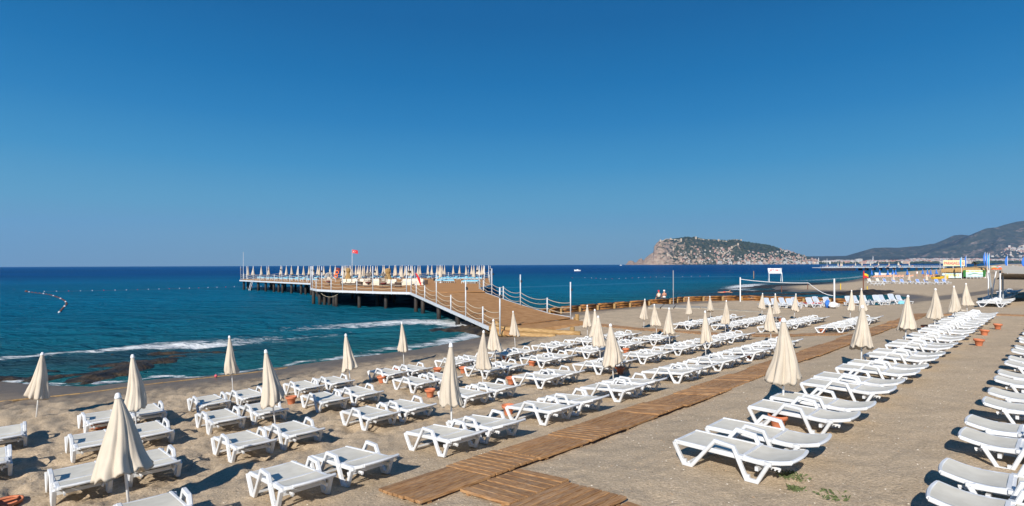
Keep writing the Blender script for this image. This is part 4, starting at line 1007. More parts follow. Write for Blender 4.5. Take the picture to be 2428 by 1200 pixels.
e = pts[-1]; pts = [e] + [(e[0] + (33.5 - e[0]) * t, e[1] + (57.2 - e[1]) * t, e[2] - 1.25 * math.sin(t * math.pi / 2)) for t in (.2, .4, .6, .8, 1)]
band(pts, .06, 'loose_end')

# ------------------------------------------------------------------ middle and far beach
def pxy(px, d): return ((px - 1214) / 1300 * d, d)
def chair_back(x, y, rz, lab, grp, sl_mesh, ang=R(52)):
    o = CH[sl_mesh] if CH[sl_mesh].get('fresh') else copy_tree(CH[sl_mesh])
    if 'fresh' in CH[sl_mesh]: del CH[sl_mesh]['fresh']
    if 'fresh' in o: del o['fresh']
    o.location = (x, y, gz(x, y)); o.rotation_euler = (0, 0, rz); tag(o, lab, 'sun lounger', grp); return o
SEAT_BL = sling_mesh([(.05, .358), (.4, .352), (.8, .347), (1.08, .338)], .66).mesh('seat_sling', M['sling_blue'], smooth=True)
CH = {}
for k_, (bk_, st_) in {'pale': (BK_BLUE, SEAT_BL), 'cush': (BK_CUSH, SEAT_SL), 'plain': (BK_SL, SEAT_SL)}.items():
    CH[k_] = make_lounger('upright_lounger', R(55), bk_, st_); CH[k_]['fresh'] = 1
# raised-back chairs by the volleyball court, backs to the camera
mid = [(1838, 58.5, 'leftmost behind the left of three parasols'), (1858, 57, 'behind the gap between two parasols'), (1878, 58, 'right of the middle parasol'), (1895, 56, 'beside the rightmost parasol'),
       (1909, 58, 'just right of the rightmost parasol'), (1942, 56.5, 'beside the white motor scooter toy'), (1957, 58.5, 'with blue towel on it'), (1984, 56.5, 'at the foot of the right net post'),
       (2033, 57, 'between the two inlet parasols'), (2055, 57, 'right of the inlet parasols'), (2067, 60, 'back row by the wet inlet'), (2103, 55.5, 'left of the group before the wet sand'),
       (2118, 59, 'second of the group before the wet sand'), (2142, 56.5, 'with bags beside it'), (2160, 60, 'rightmost before the wet sand')]
for px, d, lab in mid:
    x, y = pxy(px, d); chair_back(x, y, R(104) + random.gauss(0, .1), 'white lounger with raised pale blue back, ' + lab, 'raised back loungers near the volleyball net', 'pale')
def small(name, lab, cat, px, d, build, z=None, grp=None, rz=0):
    x, y = pxy(px, d); t = thing(name, lab, cat, (x, y, gz(x, y) if z is None else z), rz, grp)
    for pn, mt, fn in build:
        mb = MB(); fn(mb); obj(pn, mb.mesh(pn, M[mt]), t)
    return t
for i, (px, lab) in enumerate(((1817, 'long low white table left of the raised back loungers'), (1925, 'white table with red cover on it'), (2083, 'low white table between two chair groups'))):
    small('low_table', lab, 'table', px, 58, [('table_top', 'white' if i != 1 else 'red', lambda m: m.box((0, 0, .45), (1.7, .7, .05))), ('leg', 'white', lambda m: m.box((-.7, 0, .21), (.06, .6, .42))), ('leg', 'white', lambda m: m.box((.7, 0, .21), (.06, .6, .42)))])
def blob(m, c, s, n=10, seed=0):
    rnd = random.Random(seed); vs = [];
    for i in range(n + 1):
        ph = math.pi * i / n
        for k in range(n): a = 2 * math.pi * k / n; r = 1 + rnd.uniform(-.12, .12); vs.append((c[0] + s[0] * r * math.sin(ph) * math.cos(a), c[1] + s[1] * r * math.sin(ph) * math.sin(a), max(c[2] + s[2] * math.cos(ph) * r, 0.0)))
    m.add(vs, [(i * n + k, (i + 1) * n + k, (i + 1) * n + (k + 1) % n, i * n + (k + 1) % n) for i in range(n) for k in range(n)])
small('beach_bag', 'blue bag hanging between two raised back loungers', 'bag', 1962, 56, [('body', 'flag_blue', lambda m: blob(m, (0, 0, .4), (.28, .2, .4), seed=3)), ('handle', 'navy', lambda m: m.tube([(-.15, 0, .7), (0, 0, .95), (.15, 0, .7)], .02, 5))])
small('toy_ride', 'white ride-on toy beside the right net post', 'ride-on toy', 1976, 55, [('body', 'sign_white', lambda m: blob(m, (0, 0, .33), (.5, .3, .26), seed=5)), ('seat', 'sign_white', lambda m: m.box((-.2, 0, .52), (.35, .3, .22))), ('wheel', 'black', lambda m: m.lathe([(.22, -.06), (.22, .06)], 12))])
small('beach_bag', 'turquoise bag and white bag on the sand by the inlet chairs', 'bag', 2144, 56, [('body', 'aqua', lambda m: blob(m, (-.3, 0, .15), (.35, .25, .2), seed=6)), ('flap', 'sign_white', lambda m: blob(m, (.3, 0, .15), (.25, .25, .22), seed=7))])

# group under the sail canopy: dense rows of loungers
can_rows = [(54.0, 3.6, 8), (62.5, 3.9, 9), (76, 4.0, 5)]
n_ = 0
for (u0, fv, cnt_) in can_rows:
    for k in range(cnt_):
        n_ += 1; x, y = uv2xy(u0 + k * .86, fv + 1.2 + random.uniform(-.08, .08)); o = copy_tree(PROTO); place(o, x, y, RZ)
        tag(o, 'white lounger packed side by side at the sail canopy, %s from its nearest' % ordn(n_), 'sun lounger', 'loungers packed around the sail canopy')
n_ = 0
for (u0, fv, cnt_) in [(58.5, 1.4, 9), (66.5, 1.6, 9), (50.5, .4, 3)]:
    for k in range(cnt_):
        n_ += 1; x, y = uv2xy(u0 + k * .86, fv - .4 + random.uniform(-.08, .08)); o = copy_tree(PROTO); place(o, x, y, RZ)
        tag(o, 'white lounger of the group right of the canopy poles, %s from its nearest' % ordn(n_), 'sun lounger', 'loungers right of the canopy poles')
cn = thing('sail_canopy', 'beige sail canopy with shaded brown underside on thin poles at right edge', 'canopy', (38, 42, 1.8))
def cl(p): return (p[0] - 38, p[1] - 42, p[2] - 1.8)
def sail(name, c, mt, sag, n=12):
    vs = []; 
    for i in range(n + 1):
        for j in range(n + 1):
            s, t = i / n, j / n; p = [(c[0][q] * (1 - s) + c[1][q] * s) * (1 - t) + (c[3][q] * (1 - s) + c[2][q] * s) * t for q in range(3)]
            p[2] -= sag * 16 * s * (1 - s) * t * (1 - t) * .6 + sag * .6 * 4 * s * (1 - s) * (1 if t in (0, 1) else .8) ; vs.append(cl(p))
    fs = [(i * (n + 1) + j, (i + 1) * (n + 1) + j, (i + 1) * (n + 1) + j + 1, i * (n + 1) + j + 1) for i in range(n) for j in range(n)]
    me = MB().add(vs, fs).mesh(name, M[mt], smooth=True); return obj(name, me, cn)
sail('sail', [(36.4, 40.6, 4.32), (52, 47, 4.15), (60, 60, 4.85), (45.0, 50.5, 4.85)], 'tarp', .22)
sail('sail', [(36.6, 40.9, 4.24), (52, 46.9, 4.1), (60, 57, 3.3), (44.6, 50.5, 3.55)], 'tarp_dark', .06)  # second sheet for the underside, shade painted in as dark brown
for i, (x, y, h, lean) in enumerate([(36.5, 41.0, 2.5, 0), (40.4, 46.5, 2.7, 0), (41.0, 47.0, 2.6, .5), (38.6, 44.0, 2.5, -.3), (38.9, 43.8, 2.4, .1), (39.3, 43.9, 2.45, 0), (42.2, 47.4, 2.6, 0)]):
    mb = MB(); mb.tube([(0, 0, -.2), (lean, 0, h)], .045 if i in (0, 1, 2) else .06, 7); obj('pole', mb.mesh('pole', M['pole' if i < 3 else 'steel']), cn, loc=cl((x, y, gz(x, y))))
small('waste_bin', 'small green bin beside the canopy poles', 'bin', 2357, 47.5, [('body', 'green', lambda m: m.lathe([(.22, 0), (.26, .5)], 12)), ('rim', 'green', lambda m: m.lathe([(.28, .5), (.28, .55)], 12))])

# row of blue cushioned loungers with white parasols
blue = [(2072, 131, 'plain', 'leftmost white one left of the blue row'), (2092, 131, 'plain', 'second white one left of the blue row'), (2109, 128, 'cush', 'first of the blue row'), (2129, 128, 'cush', 'second of the blue row'), (2149, 124, 'cush', 'third of the blue row'),
        (2168, 124, 'cush', 'fourth of the blue row'), (2188, 122, 'cush', 'fifth of the blue row'), (2207, 122, 'cush', 'sixth of the blue row'), (2232, 119, 'cush', 'seventh of the blue row'), (2252, 119, 'cush', 'last of the blue row')]
for px, d, kd, lab in blue:
    x, y = pxy(px, d); o = chair_back(x, y, R(98) + random.gauss(0, .06), ('white' if kd == 'plain' else 'blue cushioned') + ' upright lounger, ' + lab, 'row of blue cushioned loungers', kd); o.scale = (1, 1.15, 1.15)
for i in range(2):
    x, y = pxy(2066 + i * 15, 118); o = copy_tree(PROTO); place(o, x, y, R(20)); tag(o, '%s flat white lounger in front of the white upright pair' % ('left' if i == 0 else 'right'), 'sun lounger')
for i, px in enumerate((2119, 2156, 2197, 2241)):
    x, y = pxy(px, 127 - i * 2); make_umb('%s of four white folded parasols behind the blue loungers' % ordn(i + 1), i, x, y, gz(x, y), 2.5, 0, 'white parasols behind the blue loungers', .95, canopy=None)
NAVY = [c_.copy() for c_ in CAN[:2]]
for c_ in NAVY: c_.name = 'canopy'; c_.materials.clear(); c_.materials.append(M['flag_blue'])
for i, px in enumerate((2067, 2086, 2105, 2117, 2124, 2151, 2188, 2199, 2207, 2220, 2394)):
    x, y = pxy(px, 196 - (i % 3) * 5); make_umb('folded dark blue parasol among distant sunbathers, %s from left' % ordn(i + 1), i, x, y, gz(x, y), 2.6, 0, 'folded dark blue parasols at the far beach', 1.25, canopy=NAVY[i % 2])
mb = MB(); mb.ribbon([(0, .40), (1.1, .40), (1.75, .80)], .62, .10, 0); TW = mb.mesh('towel', M['towel'])
ft = None
for i, px in enumerate([2066, 2071, 2076, 2081, 2087, 2091, 2097, 2102, 2107, 2110, 2116, 2121, 2125, 2130, 2134, 2138, 2149, 2155, 2161, 2190, 2196, 2202, 2209]):
    x, y = pxy(px, 186 - (i * 7) % 14)
    if ft is None: ft = o = thing('towel_lounger', 'x', 'sun lounger'); obj('frame', PL_FR, o); obj('towel', TW, o)
    else: o = copy_tree(ft)
    o.location = (x, y, gz(x, y)); o.rotation_euler = (0, 0, R(30) + random.gauss(0, .2)); tag(o, 'distant lounger with peach towel, %s from left along the far shore' % ordn(i + 1), 'sun lounger', 'peach towel loungers on the far shore')

# ------------------------------------------------------------------ people
def person(lab, chains, root_loc, rz, clothes, skin='skin', scale=1.0):
    """one continuous skinned body; chains: list of (parent index, point, radius)"""
    me = bpy.data.meshes.new('person'); vs = [c[1] for c in chains]; es = [(c[0], i) for i, c in enumerate(chains) if c[0] is not None]
    me.from_pydata(vs, es, []); o = bpy.data.objects.new('person', me); COL.objects.link(o)
    sk = o.modifiers.new('skin', 'SKIN'); sk.use_smooth_shade = True; sb = o.modifiers.new('sub', 'SUBSURF'); sb.levels = 1; sb.render_levels = 1
    for i, c in enumerate(chains):
        v = me.skin_vertices[0].data[i]; v.radius = (c[2], c[2] * (c[3] if len(c) > 3 else 1)); v.use_root = (i == 0)
    me.materials.append(M[skin])
    dg = bpy.context.evaluated_depsgraph_get(); m2 = bpy.data.meshes.new_from_object(o.evaluated_get(dg)); m2.name = 'person'
    bpy.data.objects.remove(o); 
    if not m2.materials: m2.materials.append(M[skin])
    o = obj('person', m2, None, loc=root_loc, rot=(0, 0, rz)); o.scale = (scale,) * 3; tag(o, lab, 'person')
    for nm, mt, fn in clothes: mb = MB(); fn(mb); obj(nm, mb.mesh(nm, M[mt], smooth=True), o)
    return o
def sit_chain(armraise=0.0):
    # origin on the seat, facing +Y, legs hanging down in front
    return [(None, (0, 0, .10), .155, .75), (0, (0, -.02, .30), .135, .72), (1, (0, -.01, .47), .165, .66), (2, (0, .02, .56), .07), (3, (0, .03, .63), .055), (4, (0, .045, .72), .095), (5, (0, .05, .79), .085),
            (2, (.19, 0, .50), .058), (7, (.25, .05, .27), .048), (8, (.22, .28 + armraise * .2, .20 + armraise * .35), .038), (9, (.20, .36 + armraise * .25, .20 + armraise * .42), .03),
            (2, (-.19, 0, .50), .058), (11, (-.25, .04, .27), .048), (12, (-.18, .28, .17), .038), (13, (-.16, .36, .16), .03),
            (0, (.11, .12, .08), .10), (15, (.13, .45, .07), .075), (16, (.13, .50, -.32), .05), (17, (.13, .60, -.36), .04),
            (0, (-.11, .12, .08), .10), (19, (-.13, .45, .07), .075), (20, (-.13, .50, -.32), .05), (21, (-.13, .60, -.36), .04)]
def hat(mt): return ('hat', mt, lambda m: m.lathe([(.135, .765), (.12, .775), (.108, .80), (.105, .86), (.06, .905), (.005, .915)], 16, cy=.045))
def shorts(mt): return ('shorts', mt, lambda m: blob(m, (0, .06, .10), (.20, .19, .12), seed=2))
def hair(mt): return ('hair', mt, lambda m: m.lathe([(.09, .70), (.105, .76), (.09, .83), (.01, .865)], 14, cy=.035))
for px, nm, lab, ht, ar in ((1562, 'red', 'person in a red hat and pale top sitting on the timber wall, back turned', 'red', 1.0), (1575, 'sign_white', 'bare backed person in a white cap and white shorts sitting on the timber wall', 'sign_white', 0)):
    d = 68.6 if px == 1562 else 69.2; x, y = pxy(px, d)
    cl_ = [hat(ht), shorts('black' if px == 1562 else 'sign_white')]
    if px == 1562: cl_.append(('shirt', 'cushion', lambda m: m.lathe([(.17, .14), (.175, .30), (.20, .45), (.13, .55)], 14)))
    person(lab, sit_chain(ar), (x, y, .80), R(12), cl_, scale=1.12)
x, y = pxy(1718, 96)
person('person floating face down on the water beyond the timber wall', [(None, (0, 0, .06), .13, .7), (0, (.25, 0, .10), .13, .7), (1, (.48, 0, .12), .15, .6), (2, (.60, 0, .15), .055), (3, (.70, 0, .24), .09), (4, (.78, 0, .26), .075),
    (2, (.50, .2, .08), .05), (6, (.75, .35, .05), .04), (7, (1.0, .3, .05), .03), (2, (.50, -.2, .08), .05), (9, (.75, -.35, .05), .04), (10, (1.0, -.3, .05), .03),
    (0, (-.15, .1, .05), .09), (12, (-.55, .12, .06), .065), (13, (-.95, .15, .05), .04), (0, (-.15, -.1, .05), .09), (15, (-.55, -.12, .03), .065), (16, (-.95, -.15, .08), .04)], (x, y, .04), R(-8), [('shorts', 'red', lambda m: blob(m, (-.05, 0, .08), (.2, .18, .11), seed=4)), ('hair', 'brown', lambda m: blob(m, (.76, 0, .29), (.09, .09, .09), seed=8))], scale=1.25)
x, y = pxy(2174, 188)
def stand_chain():
    return [(None, (0, 0, .95), .15, .75), (0, (0, 0, 1.18), .13, .7), (1, (0, 0, 1.38), .165, .62), (2, (0, 0, 1.48), .06), (3, (0, .01, 1.55), .05), (4, (0, .02, 1.64), .09), (5, (0, .02, 1.71), .08),
            (2, (.2, 0, 1.38), .055), (7, (.26, .02, 1.1), .045), (8, (.25, .12, .88), .035), (2, (-.2, 0, 1.38), .055), (10, (-.26, .02, 1.1), .045), (11, (-.25, .12, .88), .035),
            (0, (.1, 0, .82), .10), (13, (.11, .02, .48), .07), (14, (.12, 0, .08), .045), (15, (.12, .14, .03), .04), (0, (-.1, 0, .82), .10), (17, (-.11, .05, .48), .07), (18, (-.12, -.05, .08), .045), (19, (-.12, .10, .03), .04)]
person('person in white walking at the far water edge', stand_chain(), (x, y, gz(x, y)), .6, [('shirt', 'sign_white', lambda m: m.lathe([(.21, .80), (.20, 1.1), (.215, 1.35), (.10, 1.46)], 14)), ('hair', 'brown', lambda m: m.lathe([(.09, 1.62), (.10, 1.68), (.08, 1.75), (.01, 1.77)], 12))], scale=1.3)
x, y = pxy(2190, 176); person('person in dark trunks sitting among far loungers left of the yellow boat', sit_chain(), (x, y, gz(x, y) + .45), 2.0, [shorts('black'), hair('brown')], 'skin2', 1.1)
for i, (px, d) in enumerate(((2211, 172), (2218, 181))):
    x, y = pxy(px, d); person('person sitting near the far waterline, %s beside the yellow boat' % ('left' if i == 0 else 'right'), sit_chain(), (x, y, gz(x, y) + .3), i * 2.5, [shorts('red' if i else 'navy'), hair('brown')], 'skin2', 1.1)

# ------------------------------------------------------------------ signs, kiosk, flags
dg = None
def text_mesh(txt, h, mt, ext=.02, w=None, font_shear=0.0):
    c = bpy.data.curves.new('txt', 'FONT'); c.body = txt; c.size = 1; c.extrude = .02; c.align_x = 'CENTER'; c.align_y = 'CENTER'; c.shear = font_shear; c.offset = .025
    o = bpy.data.objects.new('txt', c); COL.objects.link(o); dg = bpy.context.evaluated_depsgraph_get(); dg.update()
    me = bpy.data.meshes.new_from_object(o.evaluated_get(dg)); bpy.data.objects.remove(o)
    co = np.zeros(len(me.vertices) * 3); me.vertices.foreach_get('co', co); co = co.reshape(-1, 3)
    hh = co[:, 1].max() - co[:, 1].min(); ww = co[:, 0].max() - co[:, 0].min(); cx = (co[:, 0].max() + co[:, 0].min()) / 2; cy = (co[:, 1].max() + co[:, 1].min()) / 2
    x_ = (co[:, 0] - cx) * (w / ww if w else h / hh); z_ = (co[:, 1] - cy) * (h / hh); out = np.stack([x_, -co[:, 2] * ext / .02, z_], 1)
    me.vertices.foreach_set('co', out.ravel()); me.materials.clear(); me.materials.append(M[mt]); me.name = 'lettering'; me.update(); return me
def board(parent, name, w, h, mt, loc, rz=0, txt=None, th=.4, tm='sign_red', tw=None, shear=0, tz=0, frame=None, tilt=0):
    mb = MB(); mb.box((0, 0, 0), (w, .06, h)); b_ = obj(name, mb.mesh(name, M[mt]), parent, loc=loc, rot=(tilt, 0, rz))
    if txt: obj('lettering', text_mesh(txt, th, tm, .02, tw, shear), b_, loc=(0, -.045, tz))
    return b_
# jet ski board on four legs in the shallows
jd = 156; jx, jy = pxy(1836, jd)
js = thing('jet_ski_stand', 'white board reading JET SKI on tall white legs in the shallows', 'sign', (jx, jy, 0))
board(js, 'sign_board', 3.6, 1.4, 'sign_white', (0, 0, 3.1), 0, 'JET SKI', .85, 'sign_red', 3.1, .25, tilt=R(-18))
for (a, b_) in ((-1.9, -1.0), (1.85, -1.0), (-1.2, 1.2), (2.4, 1.2)):
    mb = MB(); mb.tube([(a * 1.0, b_, -.6), (a * .97, b_ * .7, 2.35), (a * .9, b_ * .12, 3.85)], .085, 7); obj('leg', mb.mesh('leg', M['pole']), js)
mb = MB(); mb.tube([(-1.85, -.7, 2.3), (1.8, -.7, 2.3)], .07, 6); mb.tube([(-1.2, .8, 2.3), (2.35, .8, 2.3)], .07, 6); obj('cross_rail', mb.mesh('cross_rail', M['pole']), js, kind='stuff')
mb = MB(); mb.tube([(0, 0, -.5), (0, 0, 2.6)], .10, 7); x, y = pxy(1787, 190); o = obj('wooden_stake', mb.mesh('wooden_stake', M['log']), None, loc=(x, y, 0)); tag(o, 'lone wooden stake standing in the sea left of the jet ski board', 'post')
for px, d, lab in ((1853, 97, 'thin rusty stake at the reef edge under the net'), (1915, 103, 'rusty stake with a loose strap on the reef'), (2056, 93, 'yellow stake at the tidal inlet'), (1993, 101, 'short yellow stake on the sand spit')):
    x, y = pxy(px, d); mt = 'yellow' if 'yellow' in lab else 'rust'; mb = MB(); mb.tube([(0, 0, -.3), (0, 0, 1.1)], .07, 7); o = obj('stake', mb.mesh('stake', M[mt]), None, loc=(x, y, max(0, gz(x, y)))); tag(o, lab, 'post')
x, y = pxy(2047, 100)
lf = thing('lifeguard_flag', 'red pole with a red and yellow flag at the tidal inlet', 'flag pole', (x, y, max(0, gz(x, y))))
mb = MB(); mb.tube([(0, 0, -.2), (0, 0, 3.2)], .09, 8); obj('pole', mb.mesh('pole', M['rust']), lf)
mb = MB(); mb.tube([(.02, -.1, 2.0), (.02, -.1, 3.4)], [.14, .07], 8); obj('furled_cloth', mb.mesh('furled_cloth', M['red']), lf)
obj('upper_stripe', cloth('upper_stripe', .85, .38, M['yellow'], droop=.35, wave=.06), lf, loc=(.1, 0, 2.95)); obj('lower_stripe', cloth('lower_stripe', .85, .34, M['red'], droop=.35, wave=.06), lf, loc=(.1, 0, 2.57))
# kiosk
kd = 166; kx, ky = pxy(2277, kd); kz = gz(kx, ky)
kk = thing('beach_kiosk', 'thatched beach kiosk with water sports banners and green curtains', 'kiosk', (kx, ky, kz))
def kp(px, z, dy=0): return ((px - 1214) / 1300 * (kd + dy) - kx, dy, z - kz)
n = 30; vs = []; fs = []
for i in range(n + 1):
    px = 2232 + (2342 - 2232) * i / n; j1 = random.uniform(-.12, .12); rise = .25 * math.sin(i / n * math.pi * .8)
    for (dy, z) in ((-1.2, 2.35 + j1 * 1.5), (-1.2, 2.75 + rise * .5 + j1), (-.6, 3.35 + rise + j1), (2.0, 3.65 + rise + j1), (4.6, 3.3 + j1), (4.6, 2.5)): vs.append(kp(px, z + 0, dy))
for i in range(n):
    for q in range(5): a = i * 6 + q; fs.append((a, a + 1, a + 7, a + 6))
mb = MB().add(vs, fs); obj('thatched_roof', mb.mesh('thatched_roof', M['straw']), kk)
for px in (2234, 2262, 2290, 2316, 2337):
    for dy in (0, 3.8): mb = MB(); p = kp(px, kz, dy); mb.tube([(p[0], p[1], -.2), (p[0], p[1], 2.9)], .09, 7); obj('post', mb.mesh('post', M['sign_white']), kk)
mb = MB(); a = kp(2238, 0, 3.6); b_ = kp(2335, 0, 3.6); mb.box(((a[0] + b_[0]) / 2, 3.6, .9), (b_[0] - a[0], .1, 1.8)); obj('back_wall', mb.mesh('back_wall', M['brown']), kk)
def kboard(name, pa, pb, z0, z1, mt, dy=-.3, **k):
    a = kp(pa, z0, dy); b_ = kp(pb, z1, dy); return board(kk, name, b_[0] - a[0], z1 - z0, mt, ((a[0] + b_[0]) / 2, dy, (a[2] + b_[2]) / 2), **k)
kboard('banner', 2234, 2280, .62, 2.02, 'sign_blue', -1.5, txt='JETSKI', th=.85, tm='sign_yellow', tw=4.2)
fb = kboard('banner', 2287, 2334, .95, 2.95, 'sign_blue', -1.6, txt='FEEL THE FREEDOM', th=.42, tm='sign_yellow', tw=5.2, tz=.62)
def hills_m(m):
    m.add([(-2.9, -.06, -.55), (-1.2, -.06, -.15), (0, -.06, .15), (1.3, -.06, -.12), (2.9, -.06, -.5), (1.4, -.06, -.28), (0, -.06, -.05), (-1.3, -.06, -.35)], [(0, 1, 7), (1, 2, 6, 7), (2, 3, 5, 6), (3, 4, 5)])
mb = MB(); hills_m(mb); obj('printed_hills', mb.mesh('printed_hills', M['green']), fb)
for s in (2287, 2334): kboard('green_curtain', s - 3, s + 3, .95, 2.95, 'green', -1.75)
mb = MB(); a = kp(2292, 0, -1.6); b_ = kp(2334, 0, -1.6)
mb.tube([(a[0], -1.6, .35), (b_[0], -1.6, .35)], .05, 6); 
for q in range(6): xx = a[0] + (b_[0] - a[0]) * q / 5; mb.tube([(xx, -1.6, -.1), (xx, -1.6, .5)], .05, 6)
obj('low_rail', mb.mesh('low_rail', M['sign_white']), kk, kind='stuff')
ps_ = thing('parasailing_sign', 'cream board reading PARASAILING in pink letters above the thatched kiosk', 'sign', (kx, ky - .4, kz))
a = kp(2234, 5.45); b_ = kp(2285, 5.45); bw_ = b_[0] - a[0]
board(ps_, 'sign_board', bw_, 1.75, 'yellow_pale', ((a[0] + b_[0]) / 2, 0, 5.05 - kz), 0, 'PARASAILING', .95, 'sign_pink', bw_ * .93)
for px in (2236, 2258, 2282): mb = MB(); p = kp(px, 0); mb.tube([(p[0], .1, 0), (p[0], .1, 5.3)], .07, 6); obj('post', mb.mesh('post', M['sign_white']), ps_)
def feather(px, d, ztop, mt, lab, flip=1, w=.55, h=3.1):
    x, y = pxy(px, d); g_ = gz(x, y); t = thing('feather_flag', lab, 'flag', (x, y, g_), 0, 'blue feather flags round the kiosk'); H = ztop - g_
    mb = MB(); mb.tube([(0, 0, 0), (0, 0, H)], [.06, .04], 7); obj('pole', mb.mesh('pole', M['sign_white']), t)
    vs = []; n = 14
    for i in range(n + 1):
        s = i / n; ww = w * (.35 + .65 * math.sin(min(1, s * 1.6) * math.pi / 2)) * (1 - .5 * max(0, s - .7) / .3)
        vs += [(-.02 * flip, 0, H - .1 - s * h), (-flip * ww * 1.1, .12 * math.sin(s * 6), H - .15 - s * h - .15)]
    mb = MB().add(vs, [(2 * i, 2 * i + 1, 2 * i + 3, 2 * i + 2) for i in range(n)]); obj('flag', mb.mesh('flag', M[mt], smooth=True), t)
feather(2280, 160, 6.9, 'flag_cyan', 'bright blue feather flag in front of the parasailing board', 1, .55, 2.9)
feather(2291, 168, 7.4, 'flag_blue', 'dark blue feather flag right of the parasailing board', 1, .5, 3.2)
feather(2336, 165, 8.4, 'flag_blue', 'left of three tall blue feather flags right of the kiosk', 1, .55, 3.9)
feather(2341, 162, 8.2, 'flag_blue', 'middle of three tall blue feather flags right of the kiosk', 1, .5, 3.9)
feather(2346, 163, 8.0, 'flag_cyan', 'right of three tall blue feather flags right of the kiosk', 1, .45, 4.2)
feather(2389, 158, 7.2, 'flag_blue', 'dark blue feather flag behind the sail canopy', 1, .75, 3.1)
feather(2429, 158, 7.0, 'flag_blue', 'blue feather flag at the right edge of the photo', 1, .75, 3.0)
for px, zt in ((2229, 6.3), (2241, 6.6), (2261, 6.5), (2270, 4.6)):
    x, y = pxy(px, 168); mb = MB(); mb.tube([(0, 0, 0), (0, 0, zt - gz(x, y))], [.08, .05], 7); o = obj('bare_pole', mb.mesh('bare_pole', M['galv']), None, loc=(x, y, gz(x, y))); tag(o, 'bare grey white pole by the kiosk, %s from left' % ordn({2229: 1, 2241: 2, 2261: 3, 2270: 4}[px]), 'pole', 'bare poles by the kiosk')
# small craft
def hull(name, lab, cat, px, d, z, L_, W_, H_, mt, deck='sign_white', rz=0, cabin=None):
    x, y = pxy(px, d); t = thing(name, lab, cat, (x, y, z), rz); mb = MB(); n = 10; vs = []
    for i in range(n + 1):
        s = i / n; w = W_ / 2 * (1 - max(0, (s - .45) / .55) ** 2.2) + .01; sh = H_ * (1 + .35 * s * s); X_ = (s - .5) * L_
        vs += [(X_, -w, sh), (X_ * .94, -w * .65, .12 * H_), (X_ * .92, 0, -.05), (X_ * .94, w * .65, .12 * H_), (X_, w, sh)]
    fs = [(5 * i + q, 5 * i + q + 1, 5 * i + q + 6, 5 * i + q + 5) for i in range(n) for q in range(4)] + [(0, 1, 2, 3, 4)]
    mb.add(vs, fs); obj('hull', mb.mesh('hull', M[mt]), t)
    vd = [(v[0], v[1] * .96, v[2] - .06) for i in range(n + 1) for v in (vs[5 * i], vs[5 * i + 4])]
    obj('deck', MB().add(vd, [(2 * i, 2 * i + 2, 2 * i + 3, 2 * i + 1) for i in range(n)]).mesh('deck', M[deck]), t)
    if cabin: mb = MB(); mb.hexa([(-.15 * L_, -.3 * W_, H_), (.15 * L_, -.3 * W_, H_), (.15 * L_, .3 * W_, H_), (-.15 * L_, .3 * W_, H_), (-.13 * L_, -.25 * W_, H_ + cabin), (.06 * L_, -.25 * W_, H_ + cabin), (.06 * L_, .25 * W_, H_ + cabin), (-.13 * L_, .25 * W_, H_ + cabin)]); obj('windscreen', mb.mesh('windscreen', M['black' if cabin < .5 else 'sign_white']), t)
hull('motor_boat', 'small white motor boat on the open sea right of the pier', 'boat', 1369, 420, 0, 5.0, 2.0, .9, 'sign_white', cabin=.5, rz=math.pi)
hull('motor_boat', 'tiny distant boat on the horizon left of the headland', 'boat', 1472, 2400, 0, 11, 3.4, 2.0, 'sign_white', cabin=1.6)
hull('rowing_boat', 'white boat moored below the distant pier', 'boat', 2096, 232, 0, 8.0, 2.4, .9, 'sign_white', rz=math.pi)
hull('jet_ski', 'yellow water craft beached left of the kiosk', 'watercraft', 2224, 160, gz(*pxy(2224, 160)) + .1, 3.8, 1.2, .6, 'yellow', 'yellow', cabin=.45, rz=R(5))
hull('jet_ski', 'second yellow water craft touching the kiosk side', 'watercraft', 2237, 161, gz(*pxy(2237, 161)) + .1, 3.0, 1.1, .6, 'yellow', 'black', cabin=.4)
# buoy lines
def buoys(lab, pts, n, mts, r=.105, name='buoy_line', rp=.03):
    P = [pxy((p[0]), 5.05 / ((p[1] - 628) / 1300 + .0037 * (p[0] - 1214) / 1300)) for p in pts]; cx, cy = P[0]; t = thing(name, lab, 'buoy line', (cx, cy, 0))
    Ls = [0]
    for a, b_ in zip(P[:-1], P[1:]): Ls.append(Ls[-1] + math.dist(a, b_))
    mb0 = {}; pr_ = []
    for k in range(n):
        d = Ls[-1] * k / (n - 1); i = 0
        while i < len(P) - 2 and d > Ls[i + 1]: i += 1
        f = (d - Ls[i]) / (Ls[i + 1] - Ls[i]); x = P[i][0] + (P[i + 1][0] - P[i][0]) * f; y = P[i][1] + (P[i + 1][1] - P[i][1]) * f; pr_.append((x - cx, y - cy, .03))
        mt = mts[k % len(mts)]
        if mt not in mb0: m = MB(); m.lathe([(.01, -r * 1.1), (r * .8, -r * .7), (r, 0), (r * .8, r * .7), (.01, r * 1.1)], 9); mb0[mt] = m.mesh('float', M[mt], smooth=True)
        o = obj('float', mb0[mt], t, loc=(x - cx, y - cy, .08), rot=(R(90), 0, random.uniform(0, 3)))
        if k == 0 and 'curving' in lab: o.scale = (2.2,) * 3
    m = MB(); m.tube(pr_, rp, 5); obj('rope', m.mesh('rope', M['rust']), t)
buoys('curving line of dark and white floats on the sea at left', [(62, 692), (80, 694.5), (100, 696.5), (120, 700), (140, 707), (154, 714.5), (158, 722), (150, 731), (140, 742)], 26, ['rust', 'sign_white', 'rust', 'rust'])
buoys('straight far line of small white floats left of the pier', [(105, 692), (290, 688.5), (450, 684), (560, 680.5), (660, 679)], 24, ['sign_white', 'sign_white', 'red'], .075, rp=.008)
buoys('line of small white floats on the sea right of the pier', [(1357, 659), (1395, 659), (1440, 662), (1560, 657), (1680, 655)], 20, ['red', 'sign_white', 'sign_white'], .09, rp=.006)
